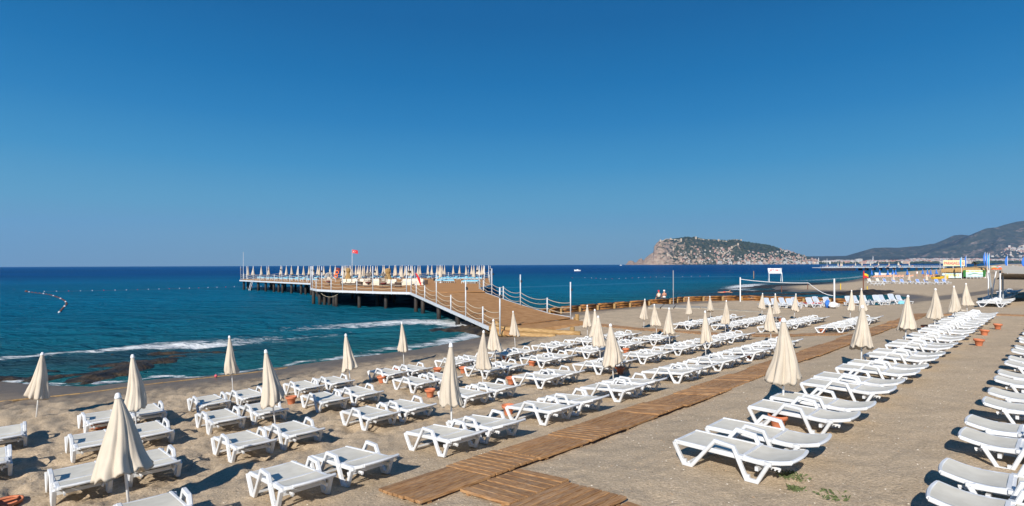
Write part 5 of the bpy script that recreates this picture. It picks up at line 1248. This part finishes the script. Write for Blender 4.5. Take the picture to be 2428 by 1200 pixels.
# pink ball, litter, weeds
o = obj('beach_ball', MB().lathe([(.005, -.07), (.05, -.05), (.07, 0), (.05, .05), (.005, .07)], 14).mesh('beach_ball', M['sign_pink'], smooth=True), None, loc=P3(7.75, 26.6, .08)); tag(o, 'small pink ball at the edge of the wet sand', 'ball')
def weed(u, v, n, r, lab, h=.07):
    x0, y0, z0 = P3(u, v); vs = []; fs = []
    for k in range(n):
        a = random.uniform(0, 6.28); rr_ = r * math.sqrt(random.random()); x = rr_ * math.cos(a); y = rr_ * math.sin(a); th_ = random.uniform(0, 6.28); L_ = random.uniform(.5, 1.2) * h; w = .004
        b0 = len(vs); dx, dy = math.cos(th_), math.sin(th_); vs += [(x - dy * w, y + dx * w, 0), (x + dy * w, y - dx * w, 0), (x + dx * L_ * .5, y + dy * L_ * .5, L_ * .7), (x + dx * L_, y + dy * L_, L_ * .6)]; fs += [(b0, b0 + 1, b0 + 2), (b0 + 2, b0 + 1, b0 + 3)]
    o = obj('grass_tuft', MB().add(vs, fs).mesh('grass_tuft', M['grass']), None, loc=(x0, y0, z0 - .01), kind='stuff'); o['label'] = lab
weed(8.9, 2.95, 110, .20, 'sparse green weeds under the head of the nearest right lounger'); weed(8.45, 2.75, 60, .10, 'small weed tuft on the sand'); weed(8.55, 2.3, 40, .20, 'thin trailing weeds on the sand', .09)
# a folded parasol thrown across a lounger of the long right row
o = obj('folded_parasol', CAN[1], None, loc=(24.6, 31.2, 2.34), rot=(R(86), 0, R(60))); tag(o, 'folded cream parasol cloth lying across far loungers of the right row', 'parasol'); o.scale = (.55, .35, .5)

# ------------------------------------------------------------------ distant land
def sil(pts, D):
    """skyline given as (bearing column, height above the horizon in the same units) -> (x at distance D, height in metres)"""
    xs = [(p[0] - 1214) / 1300 * D for p in pts]; hs = [p[1] / 1300 * D + CZ for p in pts]; return np.array(xs), np.array(hs)
def land_mat(name, greens, rocks, rock_bias=0.0, sc=.004):
    m = bpy.data.materials.new(name); m.use_nodes = True; N, L, b = nodes(m); b.inputs['Roughness'].default_value = .95; b.inputs['Specular IOR Level'].default_value = .05
    g = N.new('ShaderNodeNewGeometry'); a = N.new('ShaderNodeAttribute'); a.attribute_name = 'rock'
    def tn(s, d=5, r=.65):
        n = N.new('ShaderNodeTexNoise'); n.inputs['Scale'].default_value = s; n.inputs['Detail'].default_value = d; n.inputs['Roughness'].default_value = r; L.new(g.outputs['Position'], n.inputs['Vector']); return n
    def rmp(i, st):
        r = N.new('ShaderNodeValToRGB'); e = r.color_ramp.elements
        while len(e) < len(st): e.new(.5)
        for k, (p, c) in enumerate(st): e[k].position = p; e[k].color = (*c, 1)
        L.new(i, r.inputs[0]); return r
    gr = rmp(tn(sc * 8).outputs['Fac'], [(.35, greens[0]), (.65, greens[1])]); rk = rmp(tn(sc * 5).outputs['Fac'], [(.35, rocks[0]), (.5, rocks[1]), (.65, rocks[2])])
    ad = N.new('ShaderNodeMath'); ad.operation = 'ADD'; L.new(a.outputs['Fac'], ad.inputs[0]); L.new(tn(sc * 4, 7, .7).outputs['Fac'], ad.inputs[1])
    mr = N.new('ShaderNodeMapRange'); mr.inputs[1].default_value = .96; mr.inputs[2].default_value = 1.06; L.new(ad.outputs[0], mr.inputs[0])
    mx = N.new('ShaderNodeMix'); mx.data_type = 'RGBA'; L.new(mr.outputs[0], mx.inputs[0]); L.new(gr.outputs[0], mx.inputs[6]); L.new(rk.outputs[0], mx.inputs[7]); L.new(mx.outputs[2], b.inputs['Base Color'])
    return m
M['castle'] = land_mat('castle_hill_rock_and_scrub', [(.032, .040, .022), (.075, .080, .045)], [(.24, .155, .105), (.34, .25, .18), (.42, .33, .25)], sc=.006)
M['mount'] = land_mat('mountain_scrub', [(.042, .054, .038), (.085, .088, .066)], [(.15, .115, .09), (.21, .165, .13), (.27, .22, .18)], sc=.0022)
M['town_green'] = noisy('distant_tree_belt', (.018, .032, .012), (.05, .07, .028), .02, .95, coord='World')
M['h_wall'] = [mat('house_wall_' + n, c, .9) for n, c in (('white', (.58, .55, .50)), ('cream', (.62, .54, .42)), ('sand', (.50, .40, .29)), ('pink', (.55, .34, .26)), ('grey', (.42, .40, .38)))]
M['h_roof'] = [mat('roof_tile_red', (.36, .14, .08), .9), mat('roof_flat_grey', (.45, .43, .40), .9)]
M['glass'] = mat('window_glass', (.04, .06, .08), .2)
CD = 5200
cs = [(1480, -4), (1486, 2), (1490, 7.5), (1496, 9), (1501, 8), (1505, 4), (1509, 4.5), (1515, 12), (1521, 14.5), (1526, 9), (1530, 14), (1540, 23), (1549, 28), (1551, 42), (1556, 49), (1562, 54), (1575, 57), (1590, 59.5), (1605, 60), (1620, 63), (1635, 64), (1650, 63.5), (1660, 60), (1672, 57.5), (1690, 58), (1702, 56.5), (1720, 55), (1735, 56.5), (1752, 56.5), (1760, 53), (1780, 50), (1800, 47), (1822, 44), (1845, 37), (1862, 31), (1880, 26), (1900, 20), (1920, 13), (1940, 9), (1965, 6), (2000, 4)]
xs, hs = sil(cs, CD + 420)
X1 = np.linspace(xs[0], xs[-1], 620); Yr = np.concatenate([np.linspace(0, 900, 90), np.linspace(950, 1800, 10)])
X, Yd = np.meshgrid(X1, Yr); Hc = np.interp(X1, xs, hs)[None, :]
cl_f = np.exp(-((X - np.interp(1560, [1480, 2000], [xs[0], xs[-1]])) / 150) ** 2)
t_ = np.clip(Yd / 420, 0, 1); pr_ = sstep(0, 1, t_) * (1 - cl_f) + (1 - (1 - t_) ** 2.6) * cl_f
back = 1 - sstep(420, 1750, Yd)
nz = (fbm(X * .012, Yd * .012, 101, 5) - .5)
Z = Hc * pr_ * back + nz * 46 * np.clip(Hc / 120, 0, 1) * sstep(0, .25, t_) * (1 - sstep(.75, 1.0, t_)) * 1.2 + (fbm(X * .05, Yd * .05, 102, 3) - .5) * 7 * sstep(0, .1, t_)
Z = Z - 1.5 * (t_ < .01)
KX = X1 / (CD + 420); X = KX[None, :] * (CD + Yd)
gully = np.abs(np.sin(X * .021 + nz * 5)) ** 2 * 14 * sstep(0, .3, t_) * (1 - sstep(.7, 1, t_)) * np.clip(Hc / 150, 0, 1); Z = Z - gully
pxs = 1214 + 1300 * X / (CD + Yd)
rock = .36 + .34 * np.exp(-np.clip(pxs - 1500, 0, 999) / 75) - .22 * sstep(.8, 1, t_) - .20 * sstep(1752, 1775, pxs) * sstep(.35, .7, t_) + .10 * (1 - t_) * (pxs < 1760) + .3 * (pxs < 1556)
castle = obj('castle_hill', grid_mesh('castle_hill', X, Yd + CD, Z, M['castle'], attrs={'rock': rock}), kind='structure')
CX1, CYr, CZg = X1, Yr, Z
def castle_z(x, y):
    i = int(np.clip(np.searchsorted(CX1, x / y * (CD + 420)), 0, len(CX1) - 1)); j = int(np.clip(np.searchsorted(CYr, y - CD), 0, len(CYr) - 1)); return float(CZg[j, i])
# old fortress walls climbing the headland
def fort(lab, pts, w=7, h=9):
    t = thing('fortress_wall', lab, 'fortress wall', (0, CD, 0), 0, 'old fortress walls on the headland'); mb = MB(); 
    P = []
    for (px, f) in pts: y = CD + f * 420; x = (px - 1214) / 1300 * y; P.append((x, y))
    P = resample(P, 14); 
    for a, b_ in zip(P[:-1], P[1:]):
        za, zb = castle_z(*a), castle_z(*b_); mb.hexa([(a[0], a[1] - CD, za - 8), (b_[0], b_[1] - CD, zb - 8), (b_[0], b_[1] - CD + w, zb - 8), (a[0], a[1] - CD + w, za - 8), (a[0], a[1] - CD, za + h), (b_[0], b_[1] - CD, zb + h), (b_[0], b_[1] - CD + w, zb + h), (a[0], a[1] - CD + w, za + h)])
    obj('curtain_wall', mb.mesh('curtain_wall', M['h_wall'][2]), t)
    for q in (0, len(P) // 2, len(P) - 1): mb = MB(); x, y = P[q]; z = castle_z(x, y); mb.box((x, y - CD, z + 5), (14, 14, 24)); obj('tower', mb.mesh('tower', M['h_wall'][2]), t)
fort('lower fortress wall climbing diagonally on the bare left slope', [(1583, .20), (1588, .36), (1592, .42), (1600, .60), (1615, .80)]); fort('fortress wall along the left cliff top', [(1566, .78), (1590, .85), (1615, .84)], h=6)
fort('fortress wall along the summit ridge', [(1650, .88), (1690, .93), (1725, .90), (1748, .95), (1757, .97)], h=7); fort('fortress wall descending on the right of the bare gully', [(1718, .45), (1735, .58), (1750, .70)], h=8); fort('low sea wall at the foot of the bare left slope', [(1582, .24), (1600, .25), (1615, .2)], h=5)
# small flat shore spit and low town ground
ls = [(1930, 4), (1985, 5), (2060, 6), (2200, 8), (2300, 11), (2428, 14), (2700, 16), (3100, 18)]
Xt = np.linspace((1900 - 1214) / 1300 * 5200, 9500, 240); Yt = np.concatenate([[5180, 5230], np.linspace(5300, 9800, 60)])
X, Y = np.meshgrid(Xt, Yt); shore = 5200 - np.clip(X - 3300, 0, 9e9) * .55 + (fbm(X * .002, X * 0 + 3, 5, 2) - .5) * 160
Yq = Y - 5200 + shore; Z = np.clip((Yq - shore) / 40, -1, 1) * 2.5 + np.clip(Yq - shore - 200, 0, None) * .028
rk = np.where(Yq - shore < 90, .8, .25)
obj('coastal_plain', grid_mesh('coastal_plain', X, Yq, Z, M['mount'], attrs={'rock': rk}), kind='structure')
def plain_z(x, y):
    sh = 5200 - max(0, x - 3300) * .55; return max(1.5, 2.5 + max(0, y - sh - 200) * .028)
# mountains in three ridges
def ridge(name, pts, D, depth, seed, amp, rb):
    xs, hs = sil(pts, D); X1 = np.linspace(xs[0], xs[-1], 420); Yr = np.linspace(-depth, depth * .8, 120); X, Yd = np.meshgrid(X1, Yr); Hc = np.interp(X1, xs, hs)[None, :]
    t = np.clip(1 + Yd / depth, 0, 1); f = np.where(Yd < 0, t ** 1.15, 1 - np.clip(Yd / (depth * .8), 0, 1))
    n = fbm(X * .0011, Yd * .0011, seed, 5) - .5; env = np.sin(np.clip(t, 0, 1) * math.pi) ** .7 * (Yd < 0)
    Z = Hc * f + n * amp * env + (fbm(X * .006, Yd * .006, seed + 3, 4) - .5) * amp * .35 * env - np.abs(np.sin(X * .0032 + n * 6)) * amp * .25 * env
    return obj(name, grid_mesh(name, X, Yd + D, Z, M['mount'], attrs={'rock': np.full(X.shape, rb) + .16 * (fbm(X * .0006, Yd * .0015, seed + 9, 3) - .4) + .10 * (1 - t)}), kind='structure'), (X1, Yr, Z, D)
_, _ = ridge('mountain_ridge', [(1975, 2), (1990, 10), (2000, 14), (2012, 16.5), (2025, 16.5), (2040, 14), (2060, 12), (2100, 5), (2140, 2)], 8600, 700, 201, 80, .30)
_, MA = ridge('mountain_ridge', [(2000, 6), (2030, 14), (2045, 24), (2058, 33), (2072, 37), (2100, 38), (2130, 37.5), (2160, 40), (2180, 41), (2205, 46), (2222, 47), (2245, 58), (2262, 66), (2280, 67.5), (2296, 66), (2320, 60), (2360, 50), (2400, 40), (2470, 30)], 8200, 1700, 211, 260, .36)
_, MB_ = ridge('mountain_ridge', [(2150, 5), (2190, 18), (2215, 30), (2240, 36), (2275, 46), (2300, 62), (2320, 73), (2340, 83), (2362, 85), (2385, 92), (2410, 98), (2428, 100), (2500, 112), (2620, 118), (2800, 110), (3000, 90)], 7300, 2000, 221, 300, .38)
def ridge_z(G, x, y):
    X1, Yr, Z, D = G; i = int(np.clip(np.searchsorted(X1, x), 0, len(X1) - 1)); j = int(np.clip(np.searchsorted(Yr, y - D), 0, len(Yr) - 1)); return float(Z[j, i])
# houses: each its own object; the many beyond the limit are joined
def house_mesh(w, d, h, wall, roof, pitched, floors, detail=True):
    mb = MB(); mb.m = 0; mb.box((0, 0, h / 2 - 2), (w, d, h + 4)); mb.m = 1
    if pitched:
        mb.add([(-w / 2 - .5, -d / 2 - .5, h + .02), (w / 2 + .5, -d / 2 - .5, h + .02), (w / 2 + .5, d / 2 + .5, h + .02), (-w / 2 - .5, d / 2 + .5, h + .02), (-w * .2, 0, h + w * .16), (w * .2, 0, h + w * .16)], [(0, 1, 5, 4), (2, 3, 4, 5), (1, 2, 5), (3, 0, 4), (3, 2, 1, 0)])
    else: mb.box((0, 0, h + .35), (w * 1.03, d * 1.03, .7)); mb.box((w * .15, 0, h + 1.8), (w * .3, d * .3, 2.4))
    if detail:
        mb.m = 2
        nc = max(2, int(w / 4))
        for f in range(floors):
            for c in range(nc): mb.box((-w / 2 + (c + .5) * w / nc, -d / 2 - .06, (f + .5) * h / floors), (w / nc * .5, .2, h / floors * .45))
    return mb.mesh('house', wall, roof, M['glass'])
def HC(i): return (i * 3 + i // 5) % 4
HCN = ['white', 'cream', 'sandy', 'pinkish']
HM = []; HW = []
for i in range(26):
    fl = random.choice([1, 2, 2, 3, 4]) if i < 14 else random.choice([5, 6, 7, 8]); w = random.uniform(10, 17) if i < 14 else random.uniform(20, 34)
    HW.append((i % 3 != 0, fl)); HM.append(house_mesh(w, w * .8, fl * 3.2, M['h_wall'][HC(i)], random.choice(M['h_roof']) if i >= 14 else M['h_roof'][0 if i % 4 else 1], i % 3 != 0, fl))
spots = []
rs = random.Random(5)
while len(spots) < 900:           # headland houses
    px = rs.uniform(1600, 1940); f = rs.random() ** 1.3
    lim = np.interp(px, [1600, 1640, 1700, 1760, 1840, 1850, 1940], [.35, .62, .62, .50, .62, .95, .9]); lo_d = np.interp(px, [1600, 1700, 1800], [.10, .08, .03])
    if f > lim or f < lo_d: continue
    if px < 1700 and rs.random() > .35: continue
    if 1735 < px < 1765 and f > .25 and rs.random() > .2: continue
    y = CD + f * 420; x = (px - 1214) / 1300 * y; spots.append((x, y, castle_z(x, y), rs.randrange(0, 13) if f > .10 else rs.randrange(2, 16), px, f))
rs.shuffle(spots)
n_h = 0
hill_first = {}
for (x, y, z, k, px, f) in spots[:150]:
    n_h += 1; o = obj('house', HM[k], None, loc=(x, y, z - 1), rot=(0, 0, rs.uniform(-.5, .5)))
    pos = 'wooded right' if px > 1840 else ('middle' if px > 1740 else 'upper left'); lvl = 'near the shore' if f < .2 else ('halfway up' if f < .45 else 'high up')
    tag(o, 'small %s %s house %s on the %s slope of the headland' % (HCN[HC(k)], 'pitched roof' if HW[k][0] else 'flat roofed', lvl, pos), 'house', '%s %s houses %s on the %s slope' % (HCN[HC(k)], 'pitched' if HW[k][0] else 'flat roofed', lvl, pos))
def joined(name, items, lab):
    groups = {}
    vs = []; fs = []; mi = []; mats = []
    for (x, y, z, k, *_r) in items:
        me = HM[k]; co = np.empty(len(me.vertices) * 3); me.vertices.foreach_get('co', co); co = co.reshape(-1, 3); a = rs.uniform(-.5, .5); c, s = math.cos(a), math.sin(a)
        q = np.stack([co[:, 0] * c - co[:, 1] * s + x, co[:, 0] * s + co[:, 1] * c + y, co[:, 2] + z - 1], 1); b0 = len(vs); vs += q.tolist()
        mm = []
        for m in me.materials:
            if m not in mats: mats.append(m)
            mm.append(mats.index(m))
        for p in me.polygons:
            if p.material_index == 2 and len(items) > 1200: continue
            fs.append(tuple(b0 + v for v in p.vertices)); mi.append(mm[p.material_index])
    me = bpy.data.meshes.new(name); me.from_pydata(vs, [], fs); [me.materials.append(m) for m in mats]; me.polygons.foreach_set('material_index', mi); me.update()
    o = obj(name, me, kind='stuff'); o['label'] = lab; return o
joined('town_houses', spots[150:], 'remaining houses crowded on the castle headland slopes')
town = []
while len(town) < 2300:
    px = rs.uniform(1925, 2560); dd = rs.random() ** 1.5 * 1700; x0 = None
    y = 5200 + dd; x = (px - 1214) / 1300 * y; sh = 5200 - max(0, x - 3300) * .55
    y = sh + 70 + dd; x = (px - 1214) / 1300 * y; sh = 5200 - max(0, x - 3300) * .55; y = max(y, sh + 70)
    z = max(plain_z(x, y), ridge_z(MA, x, y) if abs(y - 8200) < 1700 else 0, ridge_z(MB_, x, y) if abs(y - 7300) < 2000 else 0)
    if px < 2150 and dd > 700: continue
    if z > 150 + 2.0 * max(0, px - 2300): continue
    town.append((x, y, z, rs.randrange(8, 26), px, 0))
while len(town) < 2650:           # suburbs climbing the mountain at the right
    px = rs.uniform(2200, 2500); y = 5300 + rs.uniform(200, 1400); x = (px - 1214) / 1300 * y; z = ridge_z(MB_, x, y)
    if z < 20 or z > np.interp(px, [2200, 2330, 2380, 2500], [70, 100, 290, 330]): continue
    town.append((x, y, z, rs.randrange(0, 16), px, 0))
near_t = sorted(town[:2300], key=lambda q: (q[1] - (5200 - max(0, q[0] - 3300) * .55)) + abs(hash((round(q[0]), 3)) % 300))
for (x, y, z, k, px, _f) in near_t[:140]:
    o = obj('apartment_block', HM[k], None, loc=(x, y, z - 1), rot=(0, 0, rs.uniform(-.4, .4)))
    bins = [(1985, 'left of the distant pier head'), (2030, 'above the distant pier head'), (2080, 'left of the tall minaret'), (2130, 'above the middle of the distant pier'), (2180, 'above the right half of the distant pier'), (2232, 'just left of the parasailing board'), (2290, 'behind the parasailing board'), (2335, 'between the board and three tall flags'), (2365, 'right of the three tall flags'), (2400, 'behind the rightmost inner blue flag'), (9999, 'at the right edge of the photo')]
    part_ = next(n for lim, n in bins if px < lim); d_ = '%s %s' % (HCN[HC(k)], ('tall ' if HW[k][1] > 4 else 'low ') + ('pitched roof' if HW[k][0] else 'flat roofed'))
    tag(o, '%s seafront building %s' % (d_, part_), 'building', '%s buildings %s' % (d_, part_))
joined('town_houses', near_t[140:] + town[2300:], 'dense pale town spread along the plain below the mountains')
# tree belts along the far shore
vs = []; fs = []
ico = []
def lump(cx, cy, cz, r, hgt, s):
    b0 = len(vs); n = 6
    for j, (rr_, zz) in enumerate(((.8, -.1), (1, .35), (.75, .75), (.2, 1.0))):
        for k in range(n): a = 2 * math.pi * k / n + j; q = r * rr_ * s.uniform(.8, 1.2); vs.append((cx + q * math.cos(a), cy + q * math.sin(a), cz + hgt * zz * s.uniform(.85, 1.1)))
    for j in range(3):
        for k in range(n): fs.append((b0 + j * n + k, b0 + j * n + (k + 1) % n, b0 + (j + 1) * n + (k + 1) % n, b0 + (j + 1) * n + k))
    fs.append(tuple(b0 + 3 * n + k for k in range(n)))
for _ in range(4600):
    px = rs.uniform(1935, 2560); 
    if vn(np.array([px * .02]), np.array([1.0]), 7)[0] < .38: continue
    dd = rs.uniform(50, 500); y = 5200; x = (px - 1214) / 1300 * y; sh = 5200 - max(0, x - 3300) * .55; y = sh + dd; x = (px - 1214) / 1300 * y; lump(x, y, plain_z(x, y), rs.uniform(9, 22), rs.uniform(10, 24), rs)
for _ in range(2600):
    px = rs.uniform(1590, 1925); f = rs.random(); y = CD + f * 420; x = (px - 1214) / 1300 * y
    dens = .25 + .75 * (px > 1752) * (f > .4) + .5 * (f > .8) * (px < 1760); 
    if rs.random() > dens: continue
    lump(x, y, castle_z(x, y), rs.uniform(5, 10), rs.uniform(5, 10), rs)
me = bpy.data.meshes.new('distant_woods'); me.from_pydata(vs, [], fs); me.materials.append(M['town_green']); me.update(); o = obj('distant_woods', me, kind='stuff'); o['label'] = 'dark tree belts along the far shore and on the headland'
for px, h, lab in ((1941, 48, 'slender white minaret rising from the town beside the headland'), (2070, 62, 'tall white minaret in the middle of the far town')):
    y = 5400; x = (px - 1214) / 1300 * y; t = thing('minaret', lab, 'minaret', (x, y, 4)); mb = MB(); mb.tube([(0, 0, 0), (0, 0, h)], 2.6, 8); obj('shaft', mb.mesh('shaft', M['sign_white']), t)
    mb = MB(); mb.lathe([(2.9, h), (3.9, h + 1), (2.4, h + 2.2), (.1, h + 15)], 8); obj('spire', mb.mesh('spire', M['sign_white']), t)
for px, y, w, h, c, lab in ((2085, 5600, 110, 34, 3, 'large pink hotel block in the far town'), (2268, 4700, 90, 42, 3, 'reddish hotel block behind the parasailing board'), (2036, 5290, 60, 46, 0, 'white twin block on the far seafront'), (2320, 4800, 55, 30, 1, 'cream block right of the kiosk flags in the far town'), (2305, 6300, 120, 14, 0, 'long white building high on the dark mountain slope')):
    x = (px - 1214) / 1300 * y; z = max(4, ridge_z(MB_, x, y) if y > 6000 else 4); t = thing('hotel', lab, 'hotel', (x, y, z)); me = house_mesh(w, 24, h, M['h_wall'][c], M['h_roof'][1], False, max(3, int(h / 3.2)), True); me.name = 'block'; obj('block', me, t)
    mb = MB(); mb.box((0, 0, -6), (w * 1.1, 30, 14)); obj('podium', mb.mesh('podium', M['h_wall'][c]), t)

# distant pier
fp = thing('distant_pier', 'long low pier with pile clusters and white railing across the bay', 'pier', (260, 395, 0))
def fq(px, d): x, y = pxy(px, d); return x - 260, y - 395
a = fq(1945, 395); b_ = fq(2238, 412); c_ = fq(2029, 398)
mb = MB(); ddx, ddy = b_[0] - a[0], b_[1] - a[1]; L_ = math.hypot(ddx, ddy); an = math.atan2(ddy, ddx)
mb.box(((a[0] + b_[0]) / 2, (a[1] + b_[1]) / 2, 2.15), (L_, 4, .5), (0, 0, an)); mb.box(((a[0] + c_[0]) / 2, (a[1] + c_[1]) / 2 + 4, 2.15), (c_[0] - a[0], 12, .45), (0, 0, an)); obj('deck', mb.mesh('deck', M['galv']), fp)
m_pl = MB(); m_pl.tube([(0, 0, -1), (0, 0, 2)], .33, 6); m_pl = m_pl.mesh('pile', M['pile'])
for i in range(26):
    px = 1948 + (2027 - 1948) * i / 25
    for dd in (-2, 7): x, y = fq(px, 396 + dd); obj('pile', m_pl, fp, loc=(x, y, 0))
for px in (2040, 2055, 2072, 2088, 2104, 2120, 2138, 2155, 2173, 2191, 2209, 2227):
    for q in (-4.4, -1.4, 1.4, 4.4):
        x, y = fq(px + q * (1 - (px - 2030) / 230) * .9, 402 + (2 if q > 0 else -1)); obj('pile', m_pl, fp, loc=(x, y, 0))
mb = MB()
for i in range(70): px = 1945 + (2238 - 1945) * i / 69; x, y = fq(px, 396 + 15 * i / 69 - 2); mb.tube([(x, y, 2.3), (x, y, 3.5)], .05, 4)
for z in (2.9, 3.45): mb.tube([(a[0], a[1] - 2, z), (b_[0], b_[1] - 2, z)], .04, 4)
obj('railing', mb.mesh('railing', M['sign_white']), fp, kind='stuff')
for i, px in enumerate((1987, 1993.5, 1996.5, 2028.5, 2044, 2064, 2083, 2108, 2129.5, 2131, 2156)):
    x, y = pxy(px, 400); make_umb('tiny white folded parasol on the distant pier, %s from left' % ordn(i + 1), i, x, y, 2.4, 3.6, 0, 'tiny parasols on the distant pier', 1.5)
for i in range(22):
    px = 1958 + i * 9.6; x, y = pxy(px, 399); o = copy_tree(pp if i % 3 else ft); o.location = (x, y, 2.4); o.rotation_euler = (0, 0, rs.uniform(-.5, .5)); o.scale = (1.4, 1.4, 1.4); tag(o, 'tiny lounger on the distant pier, %s from left' % ordn(i + 1), 'sun lounger', 'tiny loungers on the distant pier')
x, y = pxy(1961, 400); o = obj('bare_pole', MB().tube([(0, 0, 0), (0, 0, 6.5)], .12, 6).mesh('bare_pole', M['galv']), None, loc=(x, y, 2.3)); tag(o, 'thin pole at the left end of the distant pier', 'pole')
# crowd of bright parasols on the far beach at right
OPENM = {}
def open_parasol(px, d, mt, i):
    x, y = pxy(px, d); g_ = gz(x, y); t = thing('open_parasol', 'distant open beach parasol in the colourful crowd, %s listed from left' % ordn(i + 1), 'parasol', (x, y, g_), rs.uniform(0, 6), 'colourful open parasols on the far beach')
    if mt not in OPENM: m = MB(); m.lathe([(1.25, 1.75), (.9, 2.05), (.4, 2.28), (.02, 2.34)], 8, close=False); OPENM[mt] = m.mesh('canopy', M[mt])
    obj('pole', POLE, t); obj('canopy', OPENM[mt], t); t.scale = (1.3, 1.3, 1.15)
cr = sorted([(rs.uniform(2355, 2436), rs.uniform(215, 420)) for _ in range(64)])
M['green_l'] = mat('light_green_fabric', (.10, .55, .30), .8)
for i, (px, d) in enumerate(cr): open_parasol(px, d, rs.choice(['orange', 'green_l', 'sign_white', 'red', 'towel', 'green_l', 'orange', 'canopy_w', 'yellow', 'aqua']), i)
for px, d, lab in ((2310, 300, 'dark palm tree on the beach behind the kiosk flags, left'), (2314, 310, 'dark palm tree on the beach behind the kiosk flags, right')):
    x, y = pxy(px, d); t = thing('palm_tree', lab, 'palm tree', (x, y, gz(x, y))); mb = MB(); mb.tube([(0, 0, 0), (.1, 0, 2.4), (.2, 0, 4.6)], [.25, .2, .16], 7); obj('trunk', mb.mesh('trunk', M['brown']), t)
    vs = []; fs = []
    for k in range(26):
        a = rs.uniform(0, 6.28); L_ = rs.uniform(1.4, 2.3); up_ = rs.uniform(-.1, 1.0); b0 = len(vs)
        for q in range(5): s = q / 4; r = s * L_; z = 4.6 + up_ * r - .45 * r * r * .6; w = .22 * math.sin(s * math.pi * .8 + .4); vs += [(.2 + r * math.cos(a) - w * math.sin(a), r * math.sin(a) + w * math.cos(a), z), (.2 + r * math.cos(a) + w * math.sin(a), r * math.sin(a) - w * math.cos(a), z - .1)]
        fs += [(b0 + 2 * q, b0 + 2 * q + 1, b0 + 2 * q + 3, b0 + 2 * q + 2) for q in range(4)]
    me = MB().add(vs, fs).mesh('crown', M['town_green']); obj('crown', me, t)

# ------------------------------------------------------------------ pebbles and shell chips on the nearer sand
M['shell'] = mat('white_shell', (.66, .60, .50), .7); M['pebble'] = mat('grey_brown_pebble', (.17, .13, .10), .8); M['pebble2'] = mat('ochre_pebble', (.42, .27, .15), .8)
N_ = 9000; rr_p = 5 + 17 * rng.random(N_) ** .8; tt_p = rng.uniform(-.85, .85, N_); xp = rr_p * np.sin(tt_p); yp = rr_p * np.cos(tt_p); SDp = sdist(xp, yp); zp = ground_np(xp, yp, SDp)
Vp = EV[0] * xp + EV[1] * yp; zp = zp + micro(xp, yp, rr_p, SDp, Vp)
mb = MB()
for i in range(N_):
    if SDp[i] < 1: continue
    r = rng.uniform(.006, .018) * (1.3 if rng.random() < .08 else 1); mb.m = int(rng.choice([0, 1, 1, 1, 2])) if r < .018 else 0; a = rng.uniform(0, 6.28); c, s_ = math.cos(a) * r, math.sin(a) * r; k = rng.uniform(.5, .9)
    x, y, z = xp[i], yp[i], zp[i]
    mb.add([(x + c, y + s_, z), (x - s_ * k, y + c * k, z), (x - c, y - s_, z), (x + s_ * k, y - c * k, z), (x, y, z + r * .6)], [(0, 1, 4), (1, 2, 4), (2, 3, 4), (3, 0, 4)])
o = obj('pebbles', mb.mesh('pebbles', M['shell'], M['pebble'], M['pebble2']), kind='stuff'); o['label'] = 'scattered pebbles and shell chips on the near sand'

# ------------------------------------------------------------------ haze
hz = bpy.data.materials.new('haze_air'); hz.use_nodes = True; N = hz.node_tree.nodes; L = hz.node_tree.links; N.remove(N['Principled BSDF'])
pv_ = N.new('ShaderNodeVolumePrincipled'); pv_.inputs['Color'].default_value = (.22, .52, 1.0, 1); pv_.inputs['Density'].default_value = HAZE = 4.0e-5; pv_.inputs['Anisotropy'].default_value = .1
L.new(pv_.outputs[0], N['Material Output'].inputs['Volume'])
mb = MB(); mb.box((0, 0, 647), (31000, 31000, 1306)); obj('haze', mb.mesh('haze', hz), kind='stuff')
